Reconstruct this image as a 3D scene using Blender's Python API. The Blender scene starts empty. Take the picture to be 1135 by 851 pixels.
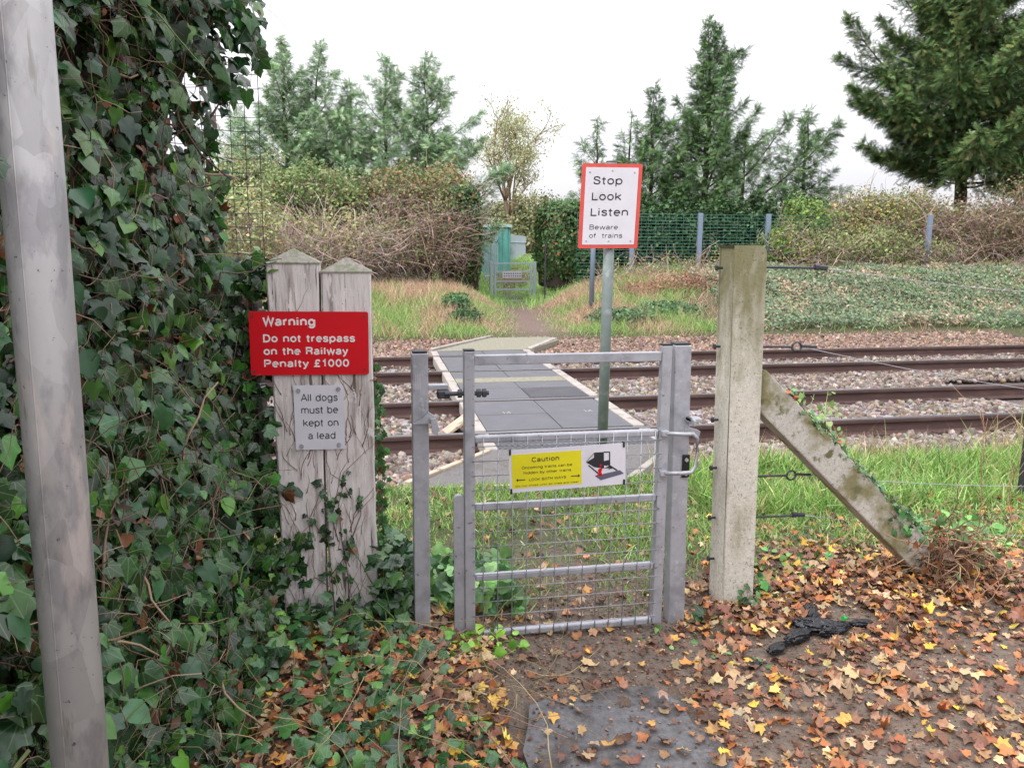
import bpy, bmesh, math
import numpy as np
from mathutils import Vector, Matrix
rng = np.random.default_rng(7)
S = bpy.context.scene
C = S.collection

# ------------------------------------------------------------------ camera, sky, sun, exposure
FPX, PW, PH, CH = 853.0, 1135.0, 851.0, 1.6
YAW, PITCH, ROLL = math.radians(10.2), math.radians(10.0), math.radians(0.3)
_F = np.array([math.sin(YAW)*math.cos(PITCH), math.cos(YAW)*math.cos(PITCH), -math.sin(PITCH)])
_r = np.array([math.cos(YAW), -math.sin(YAW), 0.0]); _u = np.cross(_r, _F)
_R = _r*math.cos(ROLL) + _u*math.sin(ROLL); _U = -_r*math.sin(ROLL) + _u*math.cos(ROLL)
cam = bpy.data.cameras.new('camera'); co = bpy.data.objects.new('camera', cam); C.objects.link(co)
co.matrix_world = Matrix(((_R[0], _U[0], -_F[0], 0), (_R[1], _U[1], -_F[1], 0), (_R[2], _U[2], -_F[2], CH), (0, 0, 0, 1)))
cam.sensor_width = 36.0; cam.lens = FPX/PW*36.0; cam.clip_start = 0.05; cam.clip_end = 3000
S.camera = co
w = bpy.data.worlds.new('World'); S.world = w; w.use_nodes = True
nt = w.node_tree; nt.nodes.clear()
sky = nt.nodes.new('ShaderNodeTexSky'); sky.sky_type = 'NISHITA'; sky.sun_disc = False
sky.sun_elevation = math.radians(42); sky.sun_rotation = math.radians(231); sky.air_density = 1.0; sky.dust_density = 3.0
tc = nt.nodes.new('ShaderNodeTexCoord'); mp = nt.nodes.new('ShaderNodeMapping'); mp.inputs['Scale'].default_value = (1, 1, 3.0)
nz = nt.nodes.new('ShaderNodeTexNoise'); nz.inputs['Scale'].default_value = 1.6; nz.inputs['Detail'].default_value = 5
cr = nt.nodes.new('ShaderNodeValToRGB')
cr.color_ramp.elements[0].position = .35; cr.color_ramp.elements[0].color = (8.2, 8.2, 8.8, 1)
cr.color_ramp.elements[1].position = .62; cr.color_ramp.elements[1].color = (9.7, 9.6, 9.95, 1)
mx = nt.nodes.new('ShaderNodeMix'); mx.data_type = 'RGBA'; mx.inputs[0].default_value = .93
bg = nt.nodes.new('ShaderNodeBackground'); bg.inputs[1].default_value = .105
ou = nt.nodes.new('ShaderNodeOutputWorld')
L = nt.links.new
L(tc.outputs['Generated'], mp.inputs['Vector']); L(mp.outputs[0], nz.inputs['Vector']); L(nz.outputs['Fac'], cr.inputs[0])
sxyz = nt.nodes.new('ShaderNodeSeparateXYZ'); L(tc.outputs['Generated'], sxyz.inputs[0])
grd = nt.nodes.new('ShaderNodeMapRange'); grd.inputs[1].default_value = 0; grd.inputs[2].default_value = 1; grd.inputs[3].default_value = .57; grd.inputs[4].default_value = 2.3; L(sxyz.outputs['Z'], grd.inputs[0])
mul = nt.nodes.new('ShaderNodeVectorMath'); mul.operation = 'SCALE'; L(cr.outputs[0], mul.inputs[0]); L(grd.outputs[0], mul.inputs['Scale'])   # overcast sky: zenith brighter than horizon
L(sky.outputs[0], mx.inputs[6]); L(mul.outputs[0], mx.inputs[7]); L(mx.outputs[2], bg.inputs[0]); L(bg.outputs[0], ou.inputs[0])
sl = bpy.data.lights.new('sun', 'SUN'); sl.energy = 1.5; sl.angle = math.radians(14); sl.color = (1, .97, .93)
so = bpy.data.objects.new('sun', sl); C.objects.link(so)
# light comes from behind-right of the camera, high
so.rotation_euler = Vector((-0.75, -0.60, 1.05)).to_track_quat('Z', 'Y').to_euler()
S.view_settings.view_transform = 'Standard'; S.view_settings.look = 'None'; S.view_settings.gamma = 1
S.view_settings.exposure = 0.56
S.render.resolution_x = 1024; S.render.resolution_y = 767
try:
    S.cycles.max_bounces = 6; S.cycles.transparent_max_bounces = 8; S.cycles.diffuse_bounces = 3
except Exception: pass

def at(px, py, Y):                      # point on the plane Y = const seen at a pixel of the photograph
    d = _F + _R*(px-PW/2)/FPX - _U*(py-PH/2)/FPX
    return d*(Y/d[1]) + np.array([0, 0, CH])
def onz(px, py, z=0.0):
    d = _F + _R*(px-PW/2)/FPX - _U*(py-PH/2)/FPX
    return d*((z-CH)/d[2]) + np.array([0, 0, CH])

# ------------------------------------------------------------------ helpers
def tag(o, label=None, cat=None, group=None, kind=None):
    if label: o['label'] = label
    if cat: o['category'] = cat
    if group: o['group'] = group
    if kind: o['kind'] = kind
    return o
def empty(name, loc=(0, 0, 0), label=None, cat=None, group=None):
    o = bpy.data.objects.new(name, None); C.objects.link(o); o.location = loc; o.empty_display_size = .1
    return tag(o, label, cat, group)
def link(name, me, mat, parent=None, smooth=False):
    if mat is not None and mat.name in ('ivy_leaf', 'fallen_leaf') : smooth = True
    o = bpy.data.objects.new(name, me); C.objects.link(o)
    if mat is not None: me.materials.append(mat)
    if parent is not None:
        o.parent = parent
        o.matrix_parent_inverse = Matrix.Translation(-Vector(world_loc(parent)))
    if smooth: me.polygons.foreach_set('use_smooth', np.ones(len(me.polygons), dtype=bool))
    return o
def world_loc(o):
    v = Vector(o.location)
    p = o
    while p.parent is not None:
        p = p.parent; 
        if p.type == 'EMPTY' or True:
            if p.parent is None: return Vector(p.location) if o.type != 'EMPTY' else Vector(p.location)
    return v
def mesh_np(name, V, loops, starts, totals):
    me = bpy.data.meshes.new(name)
    me.vertices.add(len(V)); me.vertices.foreach_set('co', np.ascontiguousarray(V, dtype=np.float32).ravel())
    me.loops.add(len(loops)); me.loops.foreach_set('vertex_index', np.ascontiguousarray(loops, dtype=np.int32))
    me.polygons.add(len(starts)); me.polygons.foreach_set('loop_start', np.ascontiguousarray(starts, dtype=np.int32))
    try: me.polygons.foreach_set('loop_total', np.ascontiguousarray(totals, dtype=np.int32))
    except Exception: pass
    me.update(calc_edges=True)
    return me
def tint(me, col):
    a = me.color_attributes.new('tint', 'FLOAT_COLOR', 'POINT')
    c = np.ones((len(col), 4), dtype=np.float32); c[:, :3] = col
    a.data.foreach_set('color', c.ravel())
def scatter(name, tmpls, pos, B, scl, col):
    """tmpls: list of (verts, faces); each instance picks one. B (N,3,3) columns are the axes. Returns one mesh."""
    N = len(pos); pick = rng.integers(0, len(tmpls), N)
    Vs, Ls, St, To, Cs, Us = [], [], [], [], [], []; vo = 0; lo = 0
    scl = np.asarray(scl)
    if scl.ndim == 1: scl = np.repeat(scl[:, None], 3, 1)
    for k, (tv, tf) in enumerate(tmpls):
        idx = np.where(pick == k)[0]
        if len(idx) == 0: continue
        tv = np.asarray(tv, float); n = len(tv)
        P = tv[None]*scl[idx][:, None, :]
        P = np.einsum('nij,nvj->nvi', B[idx], P) + pos[idx][:, None, :]
        fl = np.concatenate([np.array(f) for f in tf]); tot = np.array([len(f) for f in tf]); st = np.concatenate([[0], np.cumsum(tot)[:-1]])
        off = np.arange(len(idx))*n + vo
        Vs.append(P.reshape(-1, 3)); Ls.append((fl[None]+off[:, None]).ravel())
        St.append((st[None]+(np.arange(len(idx))*len(fl))[:, None]+lo).ravel()); To.append(np.tile(tot, len(idx)))
        Cs.append(np.repeat(col[idx], n, 0)); Us.append(np.tile(tv, (len(idx), 1))) if n > 8 and len(tf) > 4 else None; vo += n*len(idx); lo += len(fl)*len(idx)
    me = mesh_np(name, np.concatenate(Vs), np.concatenate(Ls), np.concatenate(St), np.concatenate(To))
    tint(me, np.concatenate(Cs))
    if len(Us) == len(Cs): at_ = me.attributes.new('leafco', 'FLOAT_VECTOR', 'POINT'); at_.data.foreach_set('vector', np.ascontiguousarray(np.concatenate(Us), dtype=np.float32).ravel())
    return me
def norm(v): return v/np.maximum(np.linalg.norm(v, axis=-1, keepdims=True), 1e-9)
def basis(n, f):                        # columns: right, forward(f made perpendicular to n), n
    n = norm(n); f = norm(f - n*np.sum(n*f, -1, keepdims=True)); r = np.cross(f, n)
    return np.stack([r, f, n], -1)
def rnd(n, s=1.0): return rng.normal(0, s, (n, 3))
def hexc(h):
    c = np.array([int(h[i:i+2], 16) for i in (0, 2, 4)])/255.
    return np.where(c <= .04045, c/12.92, ((c+.055)/1.055)**2.4)
def cols(n, pal, wts=None, var=.18):
    pal = np.array([p if not isinstance(p, str) else hexc(p) for p in pal]); wts = None if wts is None else np.array(wts)/sum(wts)
    c = pal[rng.choice(len(pal), n, p=wts)]
    return np.clip(c*np.exp(rng.normal(0, var, (n, 1)))*np.exp(rng.normal(0, var*.3, (n, 3))), 0, .95)
def tubes(name, paths, radii, sides=4, colr=None):
    """paths: list of (k,3); radii: list of scalars or (k,) arrays."""
    V, Ls, St, To, Cc = [], [], [], [], []; vo = 0; lo = 0
    ang = np.arange(sides)*2*np.pi/sides
    for i, p in enumerate(paths):
        p = np.asarray(p, float); k = len(p); r = np.broadcast_to(np.asarray(radii[i], float), (k,))
        t = norm(np.gradient(p, axis=0)); ref = np.array([0, 0, 1.0]) if abs(t[0][2]) < .9 else np.array([1.0, 0, 0])
        a = norm(np.cross(t, ref)); b = np.cross(t, a)
        ring = p[:, None] + r[:, None, None]*(a[:, None]*np.cos(ang)[None, :, None] + b[:, None]*np.sin(ang)[None, :, None])
        V.append(ring.reshape(-1, 3))
        j, s = np.meshgrid(np.arange(k-1), np.arange(sides), indexing='ij'); s2 = (s+1) % sides
        q = np.stack([j*sides+s, (j+1)*sides+s, (j+1)*sides+s2, j*sides+s2], -1).reshape(-1, 4)+vo
        Ls.append(q.ravel()); nq = len(q); St.append(np.arange(nq)*4+lo); To.append(np.full(nq, 4)); lo += nq*4
        Ls.append(np.concatenate([np.arange(sides)+vo, np.arange(sides)[::-1]+vo+(k-1)*sides]))
        St.append(np.array([lo, lo+sides])); To.append(np.array([sides, sides])); lo += 2*sides
        if colr is not None: Cc.append(np.repeat(colr[i][None], k*sides, 0))
        vo += k*sides
    me = mesh_np(name, np.concatenate(V), np.concatenate(Ls), np.concatenate(St), np.concatenate(To))
    if colr is not None: tint(me, np.concatenate(Cc))
    return me
class MB:                               # bmesh collector for hard things
    def __init__(s): s.bm = bmesh.new()
    def box(s, x0, x1, y0, y1, z0, z1, bev=0.0, M=None):
        r = bmesh.ops.create_cube(s.bm, size=1.0); vs = r['verts']
        for v in vs: v.co = Vector(((x0+x1)/2+v.co.x*(x1-x0), (y0+y1)/2+v.co.y*(y1-y0), (z0+z1)/2+v.co.z*(z1-z0)))
        if bev:
            es = list({e for v in vs for e in v.link_edges})
            rr = bmesh.ops.bevel(s.bm, geom=es, offset=bev, segments=2, affect='EDGES', profile=.5); vs = [v for v in rr['verts']]
            vs = list({v for f in rr['faces'] for v in f.verts} | set(vs))
        if M is not None:
            for v in vs: v.co = M @ v.co
        return s
    def prism(s, pts, y0, y1, M=None):  # polygon in XZ extruded along Y
        a = [s.bm.verts.new((p[0], y0, p[1])) for p in pts]; b = [s.bm.verts.new((p[0], y1, p[1])) for p in pts]
        n = len(pts); s.bm.faces.new(a); s.bm.faces.new(b[::-1])
        for i in range(n): s.bm.faces.new((a[i], b[i], b[(i+1) % n], a[(i+1) % n]))
        if M is not None:
            for v in a+b: v.co = M @ v.co
        return s
    def bar(s, p, q, r, sides=12, r2=None):
        p = Vector(p); q = Vector(q); d = q-p
        M = Matrix.Translation((p+q)/2) @ d.to_track_quat('Z', 'Y').to_matrix().to_4x4()
        bmesh.ops.create_cone(s.bm, cap_ends=True, segments=sides, radius1=r, radius2=r if r2 is None else r2, depth=d.length, matrix=M)
        return s
    def path(s, pts, r, sides=8):
        me = tubes('t', [np.array(pts, float)], [r], sides); s.bm.from_mesh(me); bpy.data.meshes.remove(me); return s
    def build(s, name, mat, parent=None, smooth=False):
        bmesh.ops.recalc_face_normals(s.bm, faces=s.bm.faces)
        me = bpy.data.meshes.new(name); s.bm.to_mesh(me); s.bm.free()
        o = link(name, me, mat, parent)
        if smooth:
            for p in me.polygons: p.use_smooth = len(p.vertices) == 4
        return o
def _arc(cx, cy, rx, ry, a0, a1, n=9):
    return [(cx+rx*math.cos(math.radians(a0+(a1-a0)*k/(n-1))), cy+ry*math.sin(math.radians(a0+(a1-a0)*k/(n-1)))) for k in range(n)]
_H = .72
def _glyphs():
    h = _H; m = h/2; E_ = lambda cx: _arc(cx, m, .25, m, 0, 360, 19)
    arch = lambda x0, x1: [(x0, .40)] + _arc((x0+x1)/2, .46, (x1-x0)/2, h-.46, 180, 0, 9) + [(x1, 0)]
    g = {
     ' ': (.33, []), 'a': (.60, [_arc(.29, .52, .20, h-.52, 165, 0, 7)+[(.49, .12), (.55, 0)], [(.49, .42), (.30, .39), (.14, .34), (.06, .22), (.09, .07), (.22, 0), (.36, .03), (.49, .18)]]),
     'b': (.64, [[(.07, 0), (.07, 1)], E_(.33)]), 'c': (.56, [_arc(.31, m, .25, m, 48, 312, 13)]), 'd': (.66, [[(.57, 0), (.57, 1)], E_(.31)]),
     'e': (.62, [[(.07, m+.02), (.56, m+.02)]+_arc(.31, m, .25, m, 10, 312, 13)]), 'f': (.36, [[(.14, 0), (.14, .82)]+_arc(.28, .84, .14, .15, 170, 80, 5), [(0, .68), (.34, .68)]]),
     'g': (.66, [[(.57, h), (.57, -.06)]+_arc(.32, -.06, .25, .2, 0, -160, 8), E_(.31)]), 'h': (.62, [[(.07, 0), (.07, 1)], arch(.07, .54)]), 'i': (.15+.05, [[(.08, 0), (.08, h)], [(.08, .88), (.08, 1)]]),
     'k': (.56, [[(.07, 0), (.07, 1)], [(.52, h), (.08, .30)], [(.22, .43), (.54, 0)]]), 'l': (.20, [[(.08, 0), (.08, 1)]]), 'm': (.94, [[(.07, 0), (.07, h)], arch(.07, .46), arch(.46, .86)]), 'n': (.62, [[(.07, 0), (.07, h)], arch(.07, .54)]),
     'o': (.62, [E_(.31)]), 'p': (.64, [[(.07, -.27), (.07, h)], E_(.33)]), 'r': (.38, [[(.07, 0), (.07, h)], [(.07, .38)]+_arc(.30, .44, .22, h-.46, 165, 80, 6)]),
     's': (.54, [[(.47, .54), (.42, .67), (.27, h), (.12, .68), (.07, .54), (.14, .43), (.27, .38), (.42, .32), (.48, .19), (.43, .05), (.27, 0), (.11, .05), (.05, .19)]]),
     't': (.36, [[(.15, .95), (.15, .14)]+_arc(.26, .13, .11, .13, 190, 280, 5), [(0, .68), (.32, .68)]]), 'u': (.62, [[(.54, 0), (.54, h)], [(.07, h)]+_arc(.305, .26, .235, .26, 180, 360, 9)]),
     'v': (.54, [[(.02, h), (.27, 0), (.52, h)]]), 'w': (.82, [[(.02, h), (.20, 0), (.41, h), (.61, 0), (.80, h)]]), 'y': (.54, [[(.02, h), (.28, .02)], [(.52, h), (.27, -.05), (.17, -.24), (.04, -.25)]]),
     'A': (.72, [[(.02, 0), (.36, 1), (.70, 0)], [(.14, .33), (.58, .33)]]), 'B': (.70, [[(.08, .53), (.42, .53)]+_arc(.42, .765, .2, .235, -90, 90, 7)+[(.08, 1), (.08, 0), (.44, 0)]+_arc(.44, .265, .22, .265, -90, 90, 7)]),
     'C': (.74, [_arc(.40, .5, .34, .5, 42, 318, 15)]), 'D': (.74, [[(.08, 0), (.08, 1), (.34, 1)]+_arc(.34, .5, .34, .5, 90, -90, 11)+[(.08, 0)]]), 'H': (.74, [[(.08, 0), (.08, 1)], [(.64, 0), (.64, 1)], [(.08, .52), (.64, .52)]]),
     'K': (.70, [[(.08, 0), (.08, 1)], [(.64, 1), (.09, .40)], [(.25, .58), (.67, 0)]]), 'L': (.58, [[(.08, 1), (.08, 0), (.56, 0)]]), 'O': (.80, [_arc(.40, .5, .34, .5, 0, 360, 21)]), 'P': (.68, [[(.08, 0), (.08, 1), (.40, 1)]+_arc(.40, .74, .23, .26, 90, -90, 9)+[(.08, .48)]]),
     'R': (.72, [[(.08, 0), (.08, 1), (.42, 1)]+_arc(.42, .76, .22, .24, 90, -90, 9)+[(.08, .52)], [(.40, .52), (.58, .42), (.61, .1), (.66, 0)]]), 'S': (.68, [[(.58, .72), (.54, .9), (.34, 1), (.14, .92), (.09, .75), (.16, .60), (.34, .53), (.53, .45), (.61, .28), (.54, .08), (.34, 0), (.13, .07), (.07, .28)]]),
     'T': (.62, [[(.31, 0), (.31, 1)], [(.02, 1), (.60, 1)]]), 'W': (.98, [[(.02, 1), (.25, 0), (.49, 1), (.73, 0), (.96, 1)]]), 'Y': (.66, [[(.02, 1), (.33, .45), (.33, 0)], [(.33, .45), (.64, 1)]]),
     '1': (.50, [[(.10, .78), (.22, .82), (.31, 1), (.31, 0)]]), '0': (.62, [_arc(.31, .5, .24, .5, 0, 360, 19)]), '4': (.62, [[(.44, 0), (.44, 1), (.05, .30), (.60, .30)]]),
     '\u00a3': (.64, [[(.54, .75), (.50, .93), (.36, 1), (.22, .92), (.18, .74), (.24, .45), (.22, .18), (.07, 0), (.58, 0)], [(.06, .46), (.46, .46)]])}
    return g
GLY = _glyphs()
def text_into(mb, lines, org, xd, zd, nrm):
    """lines: (string, x_left, z_base, width, cap_height, half stroke): stroke letters laid on the sign's plane."""
    for (body, x, z, wd, hh, hw) in lines:
        adv = 0.0; strokes = []; sp = hw*1.4
        for ch in body:
            w_, st = GLY[ch]
            for p in st: strokes.append([(q[0]+adv, q[1]*(1-2*hw)+hw if q[1] >= 0 else q[1]+hw) for q in p])
            adv += w_+sp
        xs_ = [q[0] for p in strokes for q in p]; x0, x1 = min(xs_)-hw, max(xs_)+hw; sx = wd/(x1-x0)
        for k, p in enumerate(strokes):
            P = np.array(p); P = P[np.concatenate([[True], np.linalg.norm(np.diff(P, axis=0), axis=1) > 1e-4])]; P = np.column_stack([x+(P[:, 0]-x0)*sx, z+P[:, 1]*hh]); hwm = hw*hh; n = len(P)
            closed = n > 4 and np.linalg.norm(P[0]-P[-1]) < 1e-6
            D = np.diff(P, axis=0); D = D/np.linalg.norm(D, axis=1, keepdims=True); Nn = np.column_stack([-D[:, 1], D[:, 0]])
            Lf, Rt = [], []
            for i_ in range(n):
                a_ = Nn[i_-1] if i_ > 0 else (Nn[-1] if closed else Nn[0]); b_ = Nn[i_] if i_ < n-1 else (Nn[0] if closed else Nn[-1])
                m_ = a_+b_; l_ = np.linalg.norm(m_); m_ = m_/l_ if l_ > 1e-6 else b_; c_ = max(.42, float(m_@b_)); o_ = m_*hwm/c_
                Lf.append(P[i_]+o_); Rt.append(P[i_]-o_)
            up_ = .0009+.00006*(k % 7)
            VL = [mb.bm.verts.new(org+xd*q[0]+zd*q[1]+nrm*up_) for q in Lf]; VR = [mb.bm.verts.new(org+xd*q[0]+zd*q[1]+nrm*up_) for q in Rt]
            for i_ in range(n-1): mb.bm.faces.new((VL[i_], VR[i_], VR[i_+1], VL[i_+1]))
def hnoise(x, y, s=1.0, seed=0):        # cheap smooth value noise by summed sines
    r = np.random.default_rng(seed+99); o = 0; a = 1.0
    for k in range(6):
        th = r.uniform(0, 6.28, 2); d = r.uniform(0, 6.28); fx, fy = math.cos(d)*s*(1.55**k), math.sin(d)*s*(1.55**k)
        o = o + a*np.sin(x*fx*2+y*fy*2+th[0])*np.cos(x*fy*1.7-y*fx*1.7+th[1]); a *= .72
    return o/2.2

# ------------------------------------------------------------------ materials
def M_(name, base=(.5, .5, .5), rough=.6, vein=None, spangle=None, metal=0, attr=False, noise=None, bump=None, trans=0, spec=.5, wear=None, coord='Object'):
    m = bpy.data.materials.new(name); m.use_nodes = True; t = m.node_tree; n = t.nodes; n.clear(); l = t.links.new
    out = n.new('ShaderNodeOutputMaterial'); b = n.new('ShaderNodeBsdfPrincipled')
    b.inputs['Roughness'].default_value = rough; b.inputs['Metallic'].default_value = metal
    b.inputs['Specular IOR Level'].default_value = spec
    tcn = n.new('ShaderNodeTexCoord'); cur = None
    if isinstance(base, str): base = hexc(base)
    if attr:
        a = n.new('ShaderNodeAttribute'); a.attribute_name = 'tint'; cur = a.outputs['Color']
    else:
        rgb = n.new('ShaderNodeRGB'); rgb.outputs[0].default_value = (*base, 1); cur = rgb.outputs[0]
    def mixc(fac, a, c, mode='MIX'):
        mm = n.new('ShaderNodeMix'); mm.data_type = 'RGBA'; mm.blend_type = mode
        if isinstance(fac, float): mm.inputs[0].default_value = fac
        else: l(fac, mm.inputs[0])
        l(a, mm.inputs[6])
        if isinstance(c, tuple): mm.inputs[7].default_value = (*c[:3], 1)
        else: l(c, mm.inputs[7])
        return mm.outputs[2]
    def nse(sc, det=6, lo=.4, hi=.6, stretch=None, rough_=.6):
        x = n.new('ShaderNodeTexNoise'); x.inputs['Scale'].default_value = sc; x.inputs['Detail'].default_value = det; x.inputs['Roughness'].default_value = rough_
        if stretch:
            mm = n.new('ShaderNodeMapping'); mm.inputs['Scale'].default_value = stretch; l(tcn.outputs[coord], mm.inputs[0]); l(mm.outputs[0], x.inputs['Vector'])
        else: l(tcn.outputs[coord], x.inputs['Vector'])
        r = n.new('ShaderNodeMapRange'); r.inputs[1].default_value = lo; r.inputs[2].default_value = hi; l(x.outputs['Fac'], r.inputs[0])
        return r.outputs[0]
    for it in (wear or []):             # (scale, lo, hi, colour, stretch)
        fac = nse(it[0], 7, it[1], it[2], it[4] if len(it) > 4 else None)
        cur = mixc(fac, cur, tuple(hexc(it[3]) if isinstance(it[3], str) else it[3]))
    if noise:                           # (scale, amount): value variation
        f = nse(noise[0], 6, .3, .7, noise[2] if len(noise) > 2 else None)
        r = n.new('ShaderNodeMapRange'); r.inputs[3].default_value = 1-noise[1]; r.inputs[4].default_value = 1+noise[1]; l(f, r.inputs[0])
        hs = n.new('ShaderNodeHueSaturation'); l(r.outputs[0], hs.inputs['Value']); l(cur, hs.inputs['Color']); cur = hs.outputs[0]
    if vein:                            # paler veins fanning out from the leaf's base: (colour gain)
        av = n.new('ShaderNodeAttribute'); av.attribute_name = 'leafco'; sp_ = n.new('ShaderNodeSeparateXYZ'); l(av.outputs['Vector'], sp_.inputs[0])
        def mth(op, *a):
            q = n.new('ShaderNodeMath'); q.operation = op
            for k_, v_ in enumerate(a):
                if isinstance(v_, (int, float)): q.inputs[k_].default_value = v_
                else: l(v_, q.inputs[k_])
            return q.outputs[0]
        ang = mth('ARCTAN2', sp_.outputs[0], mth('ADD', sp_.outputs[1], .12)); fr = mth('PINGPONG', mth('ADD', ang, 6.4), .32)
        rad_ = mth('SQRT', mth('ADD', mth('MULTIPLY', sp_.outputs[0], sp_.outputs[0]), mth('MULTIPLY', sp_.outputs[1], sp_.outputs[1])))
        wd_v = mth('MULTIPLY', fr, rad_); ln_ = mth('SMOOTH_MIN', mth('SUBTRACT', 1.0, mth('MULTIPLY', wd_v, 45.0)), 1.0, .1); ln_ = mth('MAXIMUM', ln_, 0.0)
        ln_ = mth('MULTIPLY', ln_, vein); has = mth('GREATER_THAN', rad_, .0001); ln_ = mth('MULTIPLY', ln_, has)
        cur = mixc(ln_, cur, (.22, .28, .16))
    if spangle:
        vo_ = n.new('ShaderNodeTexVoronoi'); vo_.inputs['Scale'].default_value = spangle; mm = n.new('ShaderNodeMapping'); mm.inputs['Scale'].default_value = (1, 1, .5); l(tcn.outputs[coord], mm.inputs[0]); l(mm.outputs[0], vo_.inputs['Vector'])
        r_s = n.new('ShaderNodeSeparateXYZ'); l(vo_.outputs['Color'], r_s.inputs[0]); mr_s = n.new('ShaderNodeMapRange'); mr_s.inputs[3].default_value = .86; mr_s.inputs[4].default_value = 1.12; l(r_s.outputs[0], mr_s.inputs[0])
        h_s = n.new('ShaderNodeHueSaturation'); l(mr_s.outputs[0], h_s.inputs['Value']); l(cur, h_s.inputs['Color']); cur = h_s.outputs[0]
    l(cur, b.inputs['Base Color'])
    if bump:                            # (scale, strength, distance)
        x = n.new('ShaderNodeTexNoise'); x.inputs['Scale'].default_value = bump[0]; x.inputs['Detail'].default_value = 8
        if len(bump) > 3:
            mm = n.new('ShaderNodeMapping'); mm.inputs['Scale'].default_value = bump[3]; l(tcn.outputs[coord], mm.inputs[0]); l(mm.outputs[0], x.inputs['Vector'])
        else: l(tcn.outputs[coord], x.inputs['Vector'])
        bp = n.new('ShaderNodeBump'); bp.inputs['Strength'].default_value = bump[1]; bp.inputs['Distance'].default_value = bump[2]
        l(x.outputs['Fac'], bp.inputs['Height']); l(bp.outputs[0], b.inputs['Normal'])
    if trans:
        tr = n.new('ShaderNodeBsdfTranslucent'); l(cur, tr.inputs[0]); ms = n.new('ShaderNodeMixShader'); ms.inputs[0].default_value = trans
        l(b.outputs[0], ms.inputs[1]); l(tr.outputs[0], ms.inputs[2]); l(ms.outputs[0], out.inputs[0])
    else: l(b.outputs[0], out.inputs[0])
    return m
leafM = M_('ivy_leaf', attr=True, rough=.26, vein=.4, noise=(28, .25), trans=.12, spec=.5)
folM = M_('foliage', attr=True, rough=.55, trans=.25, spec=.35)
coniM = M_('conifer_foliage', attr=True, rough=.65, trans=.12, spec=.25)
grassM = M_('grass_blade', attr=True, rough=.5, trans=.3, spec=.35)
deadM = M_('fallen_leaf', attr=True, rough=.48, vein=.22, noise=(60, .3), trans=.08, spec=.4)
twigM = M_('twig', attr=True, rough=.8)
stoneM = M_('ballast_stone', attr=True, rough=.9, noise=(40, .2), spec=.3)
galvM = M_('galvanised_steel', 'A8A9B0', rough=.5, metal=.4, noise=(20, .10), wear=[(9, .5, .70, '8d8e95'), (26, .60, .70, 'BCBEC2'), (45, .64, .69, '7a756f'), (80, .70, .73, '6e5444')])
poleM = M_('galvanised_spangle', 'A3A1A1', rough=.46, metal=.3, spangle=24, noise=(7, .16, (1, 1, .35)), bump=(120, .15, .001), wear=[(15, .50, .58, '8d8b8d', (1, 1, .4)), (9, .57, .63, 'b0a9a6', (1, 1, .3)), (34, .62, .68, '85837d', (1, 1, .12)), (90, .66, .70, '55504c')])
darkM = M_('dark_bolt', '45464C', rough=.5, metal=.6, noise=(60, .3))
blackM = M_('black_plastic', '17181A', rough=.4)
woodM = M_('weathered_timber', 'D4CCCA', rough=.85, noise=(9, .16, (1, 1, .3)), bump=(60, .9, .005, (1, 1, .15)),
           wear=[(26, .54, .70, '978B87', (1, 1, .10)), (9, .60, .75, '8a6f60', (3, 1, .3)), (7, .56, .74, '85836a', (1.2, 1, .4)), (70, .60, .65, '6a5d56', (1, 1, .05)), (45, .58, .63, 'ddd6d2', (1, 1, .3)), (120, .64, .68, '76665c')])
woodcapM = M_('weathered_cap', '8E8A80', rough=.9, noise=(60, .3), bump=(120, .5, .003), wear=[(20, .5, .65, '7D8068')])
concM = M_('post_concrete', 'ABA79F', rough=.9, noise=(60, .15), bump=(150, .7, .003), wear=[(90, .57, .66, '7F7A70'), (160, .62, .68, 'C8C4BC'), (5, .48, .62, '75704f', (1, 1, 1)), (11, .58, .66, '5d5c3e')])
redM = M_('red_sign', 'CC0016', rough=.5, spec=.3, noise=(6, .05)); whiteM = M_('white_sign', 'CFCCD4', rough=.45, noise=(9, .05), wear=[(5, .62, .8, 'b3b0b2')])
orgM = M_('faded_red_border', 'CB4D45', rough=.5, noise=(12, .1)); yelM = M_('yellow_sign', 'D6CC10', rough=.45, noise=(10, .06))
inkM = M_('black_ink', '222026', rough=.6); wtxtM = M_('white_lettering', 'E6DEDE', rough=.5); greyinkM = M_('grey_ink', '56566a', rough=.6)
railM = M_('rail_rust', '4A3633', rough=.75, noise=(9, .2, (.2, 1, 1)), wear=[(14, .5, .7, '5E463E', (.3, 1, 1))]); railtopM = M_('rail_running_surface', '8D8C92', rough=.32, metal=.8)
slpM = M_('sleeper_concrete', '8D878A', rough=.9, noise=(8, .2), wear=[(5, .5, .7, '6d5f58')])
deckM = M_('rubber_deck', '55555a', rough=.6, noise=(5, .12), wear=[(3, .55, .75, '605e60'), (60, .6, .7, '464650')], bump=(200, .3, .002), coord='Object')
kerbM = M_('pale_kerb', '9c958f', rough=.85, noise=(10, .15), wear=[(9, .55, .65, '7c736b')])
bdM = M_('pale_board', 'AFA08C', rough=.8, noise=(8, .2, (.2, 1, 1)), wear=[(12, .55, .65, '7d6b58')])
mossM = M_('mossy_concrete', '837F72', rough=.95, noise=(40, .2), wear=[(20, .5, .6, '727158')])
tarM = M_('worn_tarmac', '625F5E', rough=.9, noise=(60, .25), bump=(160, .6, .004), wear=[(7, .52, .64, '55504b'), (110, .6, .66, '8d8882')])
fenceM = M_('green_mesh_wire', '4C8A80', rough=.5); postM = M_('grey_blue_post', '7E8CA0', rough=.5, metal=.2)
farpostM = M_('pale_galvanised_post', 'A8B6BE', rough=.5, metal=.1)
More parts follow.
